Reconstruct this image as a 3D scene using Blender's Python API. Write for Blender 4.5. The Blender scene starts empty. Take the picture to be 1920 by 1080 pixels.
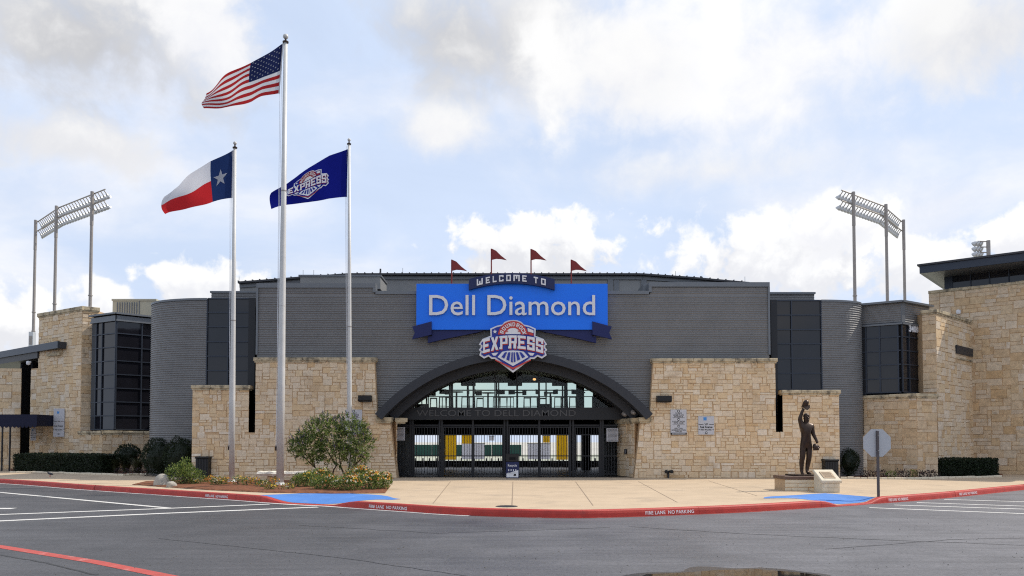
import bpy, bmesh, math, random
from mathutils import Vector, noise as mnoise
from mathutils.geometry import tessellate_polygon
R = math.radians
S = bpy.context.scene
COL = S.collection
rnd = random.Random(7)

# ------------------------------------------------------------------ camera
F, PITCH, HORIZON = 1500.0, R(2.0), 828.0
CZ = 1.94
cam_d = bpy.data.cameras.new('camera'); cam = bpy.data.objects.new('camera', cam_d); COL.objects.link(cam)
cam.location = (0, 0, CZ); cam.rotation_euler = (R(90) + PITCH, 0, 0)
cam_d.sensor_width = 36; cam_d.lens = 36 * F / 1920
AXIS = HORIZON - F * math.tan(PITCH)
cam_d.shift_y = (AXIS - 540) / 1920
cam_d.clip_end = 6000; cam_d.clip_start = 0.1
S.camera = cam

# ------------------------------------------------------------------ light
SUN_EL, SUN_AZ = R(48), R(18)            # azimuth: behind the facade plane, measured from +X towards +Y
sd = bpy.data.lights.new('sun', 'SUN'); sun = bpy.data.objects.new('sun', sd); COL.objects.link(sun)
sd.energy = 3.3; sd.angle = R(0.6); sd.color = (1.0, 0.93, 0.82)
sv = Vector((math.cos(SUN_EL) * math.cos(SUN_AZ), math.cos(SUN_EL) * math.sin(SUN_AZ), math.sin(SUN_EL)))
sun.rotation_euler = (-sv).to_track_quat('-Z', 'Y').to_euler(); sun.location = (30, 20, 40)
S.view_settings.view_transform = 'Standard'; S.view_settings.look = 'None'
S.view_settings.gamma = 1; S.view_settings.exposure = 0.30
S.view_settings.use_curve_mapping = False
S.cycles.max_bounces = 8; S.cycles.transparent_max_bounces = 16
S.cycles.use_denoising = False; S.cycles.filter_width = 1.15; S.cycles.sample_clamp_indirect = 2.5

def px_dir(px, py):
    x = (px - 960) / F; y = -(py - AXIS) / F
    return Vector((x, math.cos(PITCH) - y * math.sin(PITCH), math.sin(PITCH) + y * math.cos(PITCH)))
def at(px, py, Y):
    d = px_dir(px, py); t = Y / d.y
    return Vector((d.x * t, Y, CZ + d.z * t))
def gnd(px, py, z=0.0):
    d = px_dir(px, py); t = (z - CZ) / d.z
    return Vector((d.x * t, d.y * t, z))
def X_(px, Y, py=740): return at(px, py, Y).x
def Z_(py, Y): return at(960, py, Y).z

# ------------------------------------------------------------------ world: sky and clouds
W = bpy.data.worlds.new('World'); S.world = W; W.use_nodes = True
def build_world():
    nt = W.node_tree; N = nt.nodes; L = nt.links
    for n in list(N): N.remove(n)
    out = N.new('ShaderNodeOutputWorld'); bg = N.new('ShaderNodeBackground')
    L.new(bg.outputs[0], out.inputs[0]); bg.inputs[1].default_value = 0.1
    tc = N.new('ShaderNodeTexCoord'); D = tc.outputs['Generated']
    sky = N.new('ShaderNodeTexSky'); sky.sky_type = 'NISHITA'; sky.sun_disc = False
    sky.sun_elevation = SUN_EL; sky.sun_rotation = R(90) - SUN_AZ; sky.air_density = 1.0; sky.dust_density = 1.5; sky.ozone_density = 1.5
    def math_(op, a, b=None, c=None, clamp=False):
        m = N.new('ShaderNodeMath'); m.operation = op; m.use_clamp = clamp
        for i, v in enumerate((a, b, c)):
            if v is None: continue
            if isinstance(v, (int, float)): m.inputs[i].default_value = v
            else: L.new(v, m.inputs[i])
        return m.outputs[0]
    def vmath(op, a, b):
        m = N.new('ShaderNodeVectorMath'); m.operation = op
        for i, v in enumerate((a, b)):
            if isinstance(v, (tuple, Vector)): m.inputs[i].default_value = v
            elif v is not None: L.new(v, m.inputs[i])
        return m.outputs['Value'] if op == 'LENGTH' else m.outputs[0]
    def noise_(vec, scale, detail, rough=0.55, dist=0.0):
        n = N.new('ShaderNodeTexNoise'); L.new(vec, n.inputs['Vector'])
        n.inputs['Scale'].default_value = scale; n.inputs['Detail'].default_value = detail
        n.inputs['Roughness'].default_value = rough; n.inputs['Distortion'].default_value = dist
        return n.outputs['Fac']
    def ramp(v, a, b, lo=0.0, hi=1.0):
        m = N.new('ShaderNodeMapRange'); m.interpolation_type = 'SMOOTHSTEP'
        L.new(v, m.inputs[0]); m.inputs[1].default_value = a; m.inputs[2].default_value = b
        m.inputs[3].default_value = lo; m.inputs[4].default_value = hi
        return m.outputs[0]
    def mix(f, a, b):
        m = N.new('ShaderNodeMix'); m.data_type = 'RGBA'
        for s, v in ((m.inputs[0], f), (m.inputs[6], a), (m.inputs[7], b)):
            if isinstance(v, (int, float)): s.default_value = v
            elif isinstance(v, tuple): s.default_value = (*v, 1)
            else: L.new(v, s)
        return m.outputs[2]
    G = SKY_GAIN
    n_big = noise_(D, 5.0, 8, 0.55, 0.2)
    n_fine = noise_(D, 15.0, 9, 0.60, 0.3)
    n_puff = noise_(D, 30.0, 8, 0.58, 0.2)
    stretch = vmath('MULTIPLY', D, (1.0, 1.0, 2.2))
    n_veil = noise_(stretch, 3.1, 7, 0.55, 0.6)
    n_gen = noise_(vmath('ADD', stretch, (3.1, 1.7, 0.4)), 3.6, 8, 0.55, 0.4)
    # blue sky, with a thin veil of high cloud everywhere
    col = mix(1.0, sky.outputs[0], sky.outputs[0])
    sep = N.new('ShaderNodeSeparateXYZ'); L.new(D, sep.inputs[0])
    veil = ramp(n_veil, 0.30, 0.72, VEIL[0], VEIL[1])
    col = mix(veil, col, (0.65 * G, 0.76 * G, 0.96 * G))
    # loose general cloud over the whole dome
    gen = ramp(n_gen, 0.42, 0.72, 0.0, 0.85)
    gl = ramp(n_fine, 0.35, 0.65)
    col = mix(gen, col, mix(gl, (0.82 * G, 0.85 * G, 0.93 * G), (0.95 * G, 0.95 * G, 0.97 * G)))
    # the cloud banks of the day: direction, size, softness, grey of base, white of top
    for (cx, cy, rx, ry, soft, dark, light, kind) in CLOUDS:
        c = px_dir(cx, cy).normalized()
        sc = (F / rx * 1.0, F / rx * 0.6, F / ry * 1.0)
        loc = vmath('MULTIPLY', vmath('SUBTRACT', D, tuple(c)), sc)
        ln = vmath('LENGTH', loc, None)
        v = math_('SUBTRACT', 1.0, ln)
        if kind == 'puff':
            v = math_('ADD', v, math_('MULTIPLY', math_('SUBTRACT', n_puff, 0.5), 2.0))
            v = math_('ADD', v, math_('MULTIPLY', math_('SUBTRACT', n_fine, 0.5), 1.2))
        else:
            v = math_('ADD', v, math_('MULTIPLY', math_('SUBTRACT', n_big, 0.5), 2.2))
            v = math_('ADD', v, math_('MULTIPLY', math_('SUBTRACT', n_fine, 0.5), 1.5))
        d = ramp(v, 0.08, 0.08 + soft, 0.0, 0.97)
        sp = N.new('ShaderNodeSeparateXYZ'); L.new(loc, sp.inputs[0])
        h = math_('MULTIPLY', sp.outputs[2], 0.35 if kind == 'puff' else 0.10)
        sh = math_('ADD', h, n_puff if kind == 'puff' else math_('ADD', math_('MULTIPLY', n_fine, 0.5), math_('MULTIPLY', n_big, 0.5)))
        s = ramp(sh, 0.32, 0.62) if kind == 'puff' else ramp(sh, 0.40, 0.68)
        a, b = dark * G, light * G
        col = mix(d, col, mix(s, (a * 0.975, a * 0.985, a * 1.03), (b, b, b)))
    L.new(col, bg.inputs[0])
SKY_GAIN = 8.6                      # cloud brightness before the 0.1 background strength
VEIL = (0.84, 0.99)
CLOUDS = [
    (150, 80, 380, 220, 0.8, 0.54, 0.88, 'bank'), (130, 265, 280, 75, 0.7, 0.76, 0.93, 'bank'), (390, 60, 120, 130, 0.7, 0.88, 0.95, 'bank'),
    (850, 70, 300, 145, 0.9, 0.56, 0.84, 'bank'), (820, 240, 170, 60, 1.0, 0.84, 0.92, 'bank'),
    (1480, 110, 470, 180, 0.9, 0.90, 1.0, 'bank'), (1850, 60, 190, 110, 0.9, 0.74, 0.90, 'bank'), (1180, 130, 150, 110, 1.0, 0.84, 0.93, 'bank'),
    (1350, 320, 420, 60, 1.4, 0.84, 0.90, 'bank'),
    (15, 610, 105, 80, 0.35, 0.80, 0.97, 'puff'), (205, 565, 66, 44, 0.35, 0.86, 0.97, 'puff'), (390, 535, 140, 46, 0.4, 0.84, 0.97, 'puff'),
    (1005, 468, 190, 84, 0.35, 0.78, 0.98, 'puff'), (1430, 485, 240, 102, 0.45, 0.82, 0.98, 'puff'), (1560, 420, 95, 64, 0.5, 0.88, 0.98, 'puff'),
    (1740, 500, 130, 78, 0.38, 0.84, 0.98, 'puff'), (1915, 440, 64, 54, 0.35, 0.86, 0.98, 'puff'), (700, 560, 260, 40, 0.8, 0.86, 0.93, 'bank'),
]
build_world()

# ------------------------------------------------------------------ materials
def lin(c):
    def f(v):
        v /= 255.0
        return v / 12.92 if v <= 0.04045 else ((v + 0.055) / 1.055) ** 2.4
    return tuple(f(v) for v in c)
MATS = {}
def mat(name, col, rough=0.6, metal=0.0, spec=0.4, var=0.0, vscale=3.0, bump=0.0, bscale=40.0, obj=None, stain=None, transl=0.0, coat=0.0):
    m = bpy.data.materials.new(name); m.use_nodes = True; MATS[name] = m
    nt = m.node_tree; N = nt.nodes; L = nt.links; b = N['Principled BSDF']
    b.inputs['Roughness'].default_value = rough; b.inputs['Metallic'].default_value = metal
    b.inputs['Specular IOR Level'].default_value = spec
    b.inputs['Coat Weight'].default_value = coat
    b.inputs['Base Color'].default_value = (*col, 1)
    m.diffuse_color = (*col, 1)
    src = None; geo = None
    if obj:                                           # colour differs from object to object
        oi = N.new('ShaderNodeObjectInfo'); cr = N.new('ShaderNodeValToRGB'); cr.color_ramp.interpolation = 'LINEAR'
        e = cr.color_ramp.elements
        while len(e) < len(obj): e.new(0.5)
        for i, c in enumerate(obj):
            e[i].position = i / max(1, len(obj) - 1); e[i].color = (*c, 1)
        L.new(oi.outputs['Random'], cr.inputs[0]); src = cr.outputs[0]
    if var or bump or stain:
        geo = N.new('ShaderNodeNewGeometry')
    if var:
        n = N.new('ShaderNodeTexNoise'); L.new(geo.outputs['Position'], n.inputs['Vector'])
        n.inputs['Scale'].default_value = vscale; n.inputs['Detail'].default_value = 6; n.inputs['Roughness'].default_value = 0.62
        mr = N.new('ShaderNodeMapRange'); L.new(n.outputs['Fac'], mr.inputs[0])
        mr.inputs[1].default_value = 0.28; mr.inputs[2].default_value = 0.72; mr.inputs[3].default_value = 1 - var; mr.inputs[4].default_value = 1 + var
        mx = N.new('ShaderNodeMix'); mx.data_type = 'RGBA'; mx.blend_type = 'MULTIPLY'; mx.inputs[0].default_value = 1
        if src: L.new(src, mx.inputs[6])
        else: mx.inputs[6].default_value = (*col, 1)
        L.new(mr.outputs[0], mx.inputs[7]); src = mx.outputs[2]
    if stain:                                         # (colour, noise scale, lower threshold, upper threshold, strength)
        n = N.new('ShaderNodeTexNoise'); L.new(geo.outputs['Position'], n.inputs['Vector'])
        n.inputs['Scale'].default_value = stain[1]; n.inputs['Detail'].default_value = 8; n.inputs['Roughness'].default_value = 0.65
        mr = N.new('ShaderNodeMapRange'); L.new(n.outputs['Fac'], mr.inputs[0])
        mr.inputs[1].default_value = stain[2]; mr.inputs[2].default_value = stain[3]; mr.inputs[3].default_value = 0; mr.inputs[4].default_value = stain[4]
        mx = N.new('ShaderNodeMix'); mx.data_type = 'RGBA'; L.new(mr.outputs[0], mx.inputs[0])
        if src: L.new(src, mx.inputs[6])
        else: mx.inputs[6].default_value = (*col, 1)
        mx.inputs[7].default_value = (*stain[0], 1); src = mx.outputs[2]
    if src: L.new(src, b.inputs['Base Color'])
    if bump:
        n = N.new('ShaderNodeTexNoise'); L.new(geo.outputs['Position'], n.inputs['Vector'])
        n.inputs['Scale'].default_value = bscale; n.inputs['Detail'].default_value = 5
        bp = N.new('ShaderNodeBump'); bp.inputs['Strength'].default_value = bump; bp.inputs['Distance'].default_value = 0.02
        L.new(n.outputs['Fac'], bp.inputs['Height']); L.new(bp.outputs[0], b.inputs['Normal'])
    if transl:
        t = N.new('ShaderNodeBsdfTranslucent'); ms = N.new('ShaderNodeMixShader'); ms.inputs[0].default_value = transl
        if src: L.new(src, t.inputs[0])
        else: t.inputs[0].default_value = (*col, 1)
        L.new(b.outputs[0], ms.inputs[1]); L.new(t.outputs[0], ms.inputs[2])
        L.new(ms.outputs[0], N['Material Output'].inputs[0])
    return m
STONES = [(0.67, 0.479, 0.284), (0.676, 0.509, 0.325), (0.713, 0.568, 0.397), (0.699, 0.561, 0.405), (0.735, 0.612, 0.462), (0.676, 0.486, 0.284), (0.699, 0.539, 0.349), (0.713, 0.59, 0.438), (0.633, 0.438, 0.243), (0.699, 0.546, 0.373), (0.742, 0.635, 0.503), (0.684, 0.509, 0.317)]
stone_m = mat('limestone', (.58, .46, .29), 0.9, spec=0.2, var=0.16, vscale=7, bump=0.7, bscale=26, obj=STONES, stain=((.36, .24, .13), .9, .52, .74, .55))
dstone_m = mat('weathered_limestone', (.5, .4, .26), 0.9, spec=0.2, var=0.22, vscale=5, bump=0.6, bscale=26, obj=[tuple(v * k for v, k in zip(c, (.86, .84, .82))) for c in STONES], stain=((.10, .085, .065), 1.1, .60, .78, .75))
mortar_m = mat('mortar', (.54, .38, .23), 0.95, spec=0.1, var=0.12, vscale=6, bump=0.3)
cap_m = mat('cap_stone', (.52, .43, .29), 0.9, spec=0.2, var=0.18, vscale=4, bump=0.5, bscale=22, stain=((.085, .075, .062), 2.6, .47, .64, .8))
siding_m = mat('corrugated_metal', (.178, .176, .176), 0.45, metal=0.15, spec=0.45, var=0.10, vscale=.7)
panel_m = mat('flat_metal_panel', (.25, .25, .245), 0.5, metal=0.2, var=0.08, vscale=1.5)
trim_m = mat('metal_trim', (.155, .165, .178), 0.4, metal=0.3, var=0.06)
roof_m = mat('roof_metal', (.045, .045, .05), 0.5, metal=0.2)
dark_m = mat('dark_steel', (.012, .013, .017), 0.45, spec=0.4)
arch_m = mat('arch_steel', (.027, .029, .036), 0.5, spec=0.4, var=0.06)
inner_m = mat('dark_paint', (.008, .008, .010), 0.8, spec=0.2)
black_m = mat('black_plastic', (.008, .008, .009), 0.5, spec=0.4)
tint_m = mat('tinted_glass', (.012, .012, .016), 0.05, spec=0.48, var=.3, vscale=.6, bump=.06, bscale=.8)
mull_m = mat('mullion', (.035, .043, .060), 0.4, metal=0.3)
def clear_glass():
    m = bpy.data.materials.new('clear_glass'); m.use_nodes = True; N = m.node_tree.nodes; L = m.node_tree.links
    N.remove(N['Principled BSDF'])
    t = N.new('ShaderNodeBsdfTransparent'); t.inputs[0].default_value = (.93, .96, .91, 1)
    g = N.new('ShaderNodeBsdfGlossy'); g.inputs['Roughness'].default_value = 0.02
    ms = N.new('ShaderNodeMixShader'); ms.inputs[0].default_value = 0.015
    L.new(t.outputs[0], ms.inputs[1]); L.new(g.outputs[0], ms.inputs[2]); L.new(ms.outputs[0], N['Material Output'].inputs[0])
    return m
glass_m = clear_glass()
blue_m = mat('sign_blue', (.002, .165, .86), 0.45, spec=0.4)
navy_m = mat('sign_navy', (.008, .016, .080), 0.5)
ribbon_m = mat('ribbon_navy', (.004, .009, .085), 0.5)
silver_m = mat('letter_silver', (.70, .70, .73), 0.4)
white_m = mat('white_paint', (.74, .74, .76), 0.5)
lred_m = mat('emblem_red', (.50, .045, .035), 0.5)
lblue_m = mat('emblem_blue', (.014, .03, .28), 0.5)
pennant_m = mat('pennant_red', (.20, .016, .014), 0.5)
pole_m = mat('pole_aluminium', (.56, .55, .53), 0.5, metal=0.1, var=0.08, vscale=2.5)
tower_m = mat('galvanised_steel', (.30, .27, .25), 0.5, metal=0.4, var=0.1)
lamp_m = mat('lamp_housing', (.50, .50, .50), 0.35, metal=0.5)
bronze_m = mat('bronze', (.045, .028, .020), 0.40, metal=0.65, spec=0.5, var=0.25, vscale=8, bump=0.2, bscale=30)
asphalt_m = None
sgray_m = mat('sign_grey', (.50, .50, .53), 0.5)
sback_m = mat('sign_back_aluminium', (.46, .46, .47), 0.5, metal=0.3, var=0.06)
print_m = mat('print_black', (.012, .012, .014), 0.6)
pblue_m = mat('print_blue', (.06, .25, .60), 0.6)
bnavy_m = mat('awning_navy', (.006, .008, .030), 0.8)
yellow_m = mat('banner_yellow', (.84, .64, .12), 0.7, transl=0.75)
wbanner_m = mat('banner_white', (.80, .80, .84), 0.7, transl=0.75)
green_m = mat('outfield_green', (.010, .055, .042), 0.7, var=0.15, vscale=.3)
beige_m = mat('unit_beige', (.42, .40, .31), 0.5, var=0.05)
bark_m = mat('bark', (.06, .042, .030), 0.9, var=0.3, vscale=20, bump=0.8, bscale=50)
def leafmat(n, c, tr=.35): return mat(n, c, 0.5, spec=0.35, var=0.35, vscale=14, transl=tr)
leaf_a = leafmat('leaf_mid_green', (.115, .165, .036)); leaf_b = leafmat('leaf_light_green', (.215, .265, .065)); leaf_c = leafmat('leaf_dark_green', (.042, .072, .022))
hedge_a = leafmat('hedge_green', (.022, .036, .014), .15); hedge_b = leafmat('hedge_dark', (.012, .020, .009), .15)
purple_m = leafmat('purple_leaf', (.040, .018, .030), .2)
lav_m = leafmat('lavender_flower', (.16, .12, .24), .3)
oran_m = leafmat('orange_petal', (.60, .20, .03), .3); yel_m = leafmat('yellow_petal', (.65, .42, .04), .3); cream_m = leafmat('cream_petal', (.70, .62, .45), .3)
grassy_m = leafmat('straw_grass', (.055, .060, .025), .3)
mulch_m = mat('mulch', (.17, .062, .026), 0.95, var=0.6, vscale=7, bump=1.0, bscale=30)
rock_m = mat('boulder', (.36, .33, .28), 0.9, var=0.25, vscale=6, bump=0.8, bscale=18)
podium_m = mat('pale_limestone', (.66, .58, .44), 0.85, var=0.12, vscale=6, bump=.4)
benchtop_m = mat('bench_stone', (.70, .64, .54), 0.9, var=0.3, vscale=8, bump=.9, bscale=18)

# ------------------------------------------------------------------ object helpers
def tag(o, label=None, cat=None, group=None, kind=None):
    if label: o['label'] = label
    if cat: o['category'] = cat
    if group: o['group'] = group
    if kind: o['kind'] = kind
    return o
def wloc(o):
    v = Vector((0, 0, 0))
    while o is not None:
        v += o.location; o = o.parent
    return v
def thing(name, label, cat, loc=(0, 0, 0), group=None):
    o = bpy.data.objects.new(name, None); COL.objects.link(o); o.location = loc; o.empty_display_size = .2
    return tag(o, label, cat, group)
class MB:
    def __init__(self): self.v = []; self.f = []; self.m = []
    def add(self, vs, fs, mi=0):
        o = len(self.v); self.v += [tuple(v) for v in vs]
        self.f += [tuple(i + o for i in f) for f in fs]; self.m += [mi] * len(fs)
        return self
    def box(self, x0, x1, y0, y1, z0, z1, mi=0):
        return self.add([(x0, y0, z0), (x1, y0, z0), (x1, y1, z0), (x0, y1, z0), (x0, y0, z1), (x1, y0, z1), (x1, y1, z1), (x0, y1, z1)],
                        [(0, 3, 2, 1), (4, 5, 6, 7), (0, 1, 5, 4), (1, 2, 6, 5), (2, 3, 7, 6), (3, 0, 4, 7)], mi)
    def obox(self, O, U, V, N, u0, u1, v0, v1, n0, n1, mi=0):
        O, U, V, N = map(Vector, (O, U, V, N))
        P = lambda a, b, c: O + U * a + V * b + N * c
        return self.add([P(u0, v0, n0), P(u1, v0, n0), P(u1, v1, n0), P(u0, v1, n0), P(u0, v0, n1), P(u1, v0, n1), P(u1, v1, n1), P(u0, v1, n1)],
                        [(0, 3, 2, 1), (4, 5, 6, 7), (0, 1, 5, 4), (1, 2, 6, 5), (2, 3, 7, 6), (3, 0, 4, 7)], mi)
    def bevbox(self, O, U, V, N, u0, u1, v0, v1, n0, n1, b, mi=0):
        """box whose front (n1) edges are chamfered"""
        O, U, V, N = map(Vector, (O, U, V, N)); P = lambda a, c, d: O + U * a + V * c + N * d
        vs = [P(u0, v0, n0), P(u1, v0, n0), P(u1, v1, n0), P(u0, v1, n0), P(u0, v0, n1 - b), P(u1, v0, n1 - b), P(u1, v1, n1 - b), P(u0, v1, n1 - b),
              P(u0 + b, v0 + b, n1), P(u1 - b, v0 + b, n1), P(u1 - b, v1 - b, n1), P(u0 + b, v1 - b, n1)]
        fs = [(0, 3, 2, 1), (8, 9, 10, 11)]
        for i in range(4):
            j = (i + 1) % 4; fs += [(i, j, 4 + j, 4 + i), (4 + i, 4 + j, 8 + j, 8 + i)]
        return self.add(vs, fs, mi)
    def tube(self, pts, radii, n=8, mi=0, cap=True):
        pts = [Vector(p) for p in pts]
        if isinstance(radii, (int, float)): radii = [radii] * len(pts)
        vs = []; fs = []
        for i, p in enumerate(pts):
            t = (pts[min(i + 1, len(pts) - 1)] - pts[max(i - 1, 0)]).normalized()
            a = Vector((0, 0, 1)) if abs(t.z) < .9 else Vector((1, 0, 0))
            u = t.cross(a).normalized(); w = t.cross(u)
            for k in range(n):
                q = 2 * math.pi * k / n
                vs.append(p + (u * math.cos(q) + w * math.sin(q)) * radii[i])
        for i in range(len(pts) - 1):
            for k in range(n):
                fs.append((i * n + k, i * n + (k + 1) % n, (i + 1) * n + (k + 1) % n, (i + 1) * n + k))
        if cap:
            fs.append(tuple(reversed(range(n)))); fs.append(tuple(range((len(pts) - 1) * n, len(pts) * n)))
        return self.add(vs, fs, mi)
    def lathe(self, O, prof, n=16, mi=0, axis=(0, 0, 1)):
        ax = Vector(axis).normalized(); O = Vector(O)
        pts = [O + ax * z for r, z in prof]
        a = Vector((0, 0, 1)) if abs(ax.z) < .9 else Vector((1, 0, 0)); u = ax.cross(a).normalized(); w = ax.cross(u)
        vs = []; fs = []
        for (r, z), p in zip(prof, pts):
            for k in range(n):
                q = 2 * math.pi * k / n; vs.append(p + (u * math.cos(q) + w * math.sin(q)) * max(r, 1e-4))
        for i in range(len(pts) - 1):
            for k in range(n): fs.append((i * n + k, i * n + (k + 1) % n, (i + 1) * n + (k + 1) % n, (i + 1) * n + k))
        fs.append(tuple(reversed(range(n)))); fs.append(tuple(range((len(pts) - 1) * n, len(pts) * n)))
        return self.add(vs, fs, mi)
    def prism(self, poly, O, U, V, N, d0, d1, mi=0, back=True):
        """2D polygon (u,v) pushed from d0 to d1 along N"""
        O, U, V, N = map(Vector, (O, U, V, N)); n = len(poly)
        vs = [O + U * a + V * b + N * d0 for a, b in poly] + [O + U * a + V * b + N * d1 for a, b in poly]
        tri = tessellate_polygon([[Vector((a, b, 0)) for a, b in poly]])
        fs = [tuple(n + i for i in t) for t in tri]
        if back: fs += [tuple(reversed(t)) for t in tri]
        fs += [(i, (i + 1) % n, n + (i + 1) % n, n + i) for i in range(n)]
        return self.add(vs, fs, mi)
    def build(self, name, mats, parent=None, smooth=False, fix=True, **kw):
        me = bpy.data.meshes.new(name)
        off = wloc(parent) if parent is not None else Vector((0, 0, 0))
        me.from_pydata([tuple(Vector(v) - off) for v in self.v], [], self.f)
        if not isinstance(mats, (list, tuple)): mats = [mats]
        for m in mats: me.materials.append(m)
        if len(mats) > 1: me.polygons.foreach_set('material_index', self.m)
        if smooth: me.polygons.foreach_set('use_smooth', [True] * len(me.polygons))
        if fix and len(self.f) < 20000:
            bm = bmesh.new(); bm.from_mesh(me); bmesh.ops.recalc_face_normals(bm, faces=bm.faces); bm.to_mesh(me); bm.free()
        me.update()
        o = bpy.data.objects.new(name, me); COL.objects.link(o); o.parent = parent
        return tag(o, **kw)
def copy_tree(o, parent=None):
    c = o.copy(); COL.objects.link(c); c.parent = parent
    for ch in [x for x in o.children]: copy_tree(ch, c)
    return c
ORD = 'first second third fourth fifth sixth seventh eighth ninth tenth eleventh twelfth thirteenth fourteenth fifteenth sixteenth seventeenth eighteenth nineteenth twentieth'.split()
ORD += ['twenty-' + w for w in ORD[:9]] + ['thirtieth']

# ------------------------------------------------------------------ text
_tc = {}
def text_mesh(body, bold=0.0, space=1.0):
    """vertices (size 1) and faces of a line of text, baseline at 0, starting at x=0"""
    k = (body, bold, space)
    if k not in _tc:
        cu = bpy.data.curves.new('t', 'FONT'); cu.body = body; cu.offset = bold; cu.resolution_u = 3; cu.space_character = space
        ob = bpy.data.objects.new('t', cu); COL.objects.link(ob)
        dg = bpy.context.evaluated_depsgraph_get(); dg.update()
        me = bpy.data.meshes.new_from_object(ob.evaluated_get(dg))
        _tc[k] = ([v.co.to_2d() for v in me.vertices], [tuple(p.vertices) for p in me.polygons], [(e.vertices[0], e.vertices[1]) for e in me.edges])
        bpy.data.objects.remove(ob); bpy.data.curves.remove(cu); bpy.data.meshes.remove(me)
    return _tc[k]
def text_width(body, bold=0.0, space=1.0):
    v = text_mesh(body, bold, space)[0]
    return (min(p.x for p in v), max(p.x for p in v))
def text_mb(mb, body, O, U, V, N, size, depth=0.0, lift=0.0, align='c', bold=0.0, space=1.0, mi=0, width=None):
    vs, fs, es = text_mesh(body, bold, space); O, U, V, N = map(Vector, (O, U, V, N))
    x0, x1 = text_width(body, bold, space)
    sx = size
    if width: sx = width / (x1 - x0)
    dx = -(x0 + x1) / 2 if align == 'c' else -x0
    P = lambda p, d: O + U * ((p.x + dx) * sx) + V * (p.y * size) + N * d
    n = len(vs)
    if depth <= 0:
        return mb.add([P(p, lift) for p in vs], fs, mi)
    cnt = {}
    for f in fs:
        for i in range(len(f)):
            e = (f[i], f[(i + 1) % len(f)]); cnt[tuple(sorted(e))] = cnt.get(tuple(sorted(e)), 0) + 1
    side = [e for e, c in cnt.items() if c == 1]
    return mb.add([P(p, lift) for p in vs] + [P(p, lift + depth) for p in vs],
                  [tuple(n + i for i in f) for f in fs] + [(a, b, n + b, n + a) for a, b in side], mi)
UX, UZ, NF = Vector((1, 0, 0)), Vector((0, 0, 1)), Vector((0, -1, 0))
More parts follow.
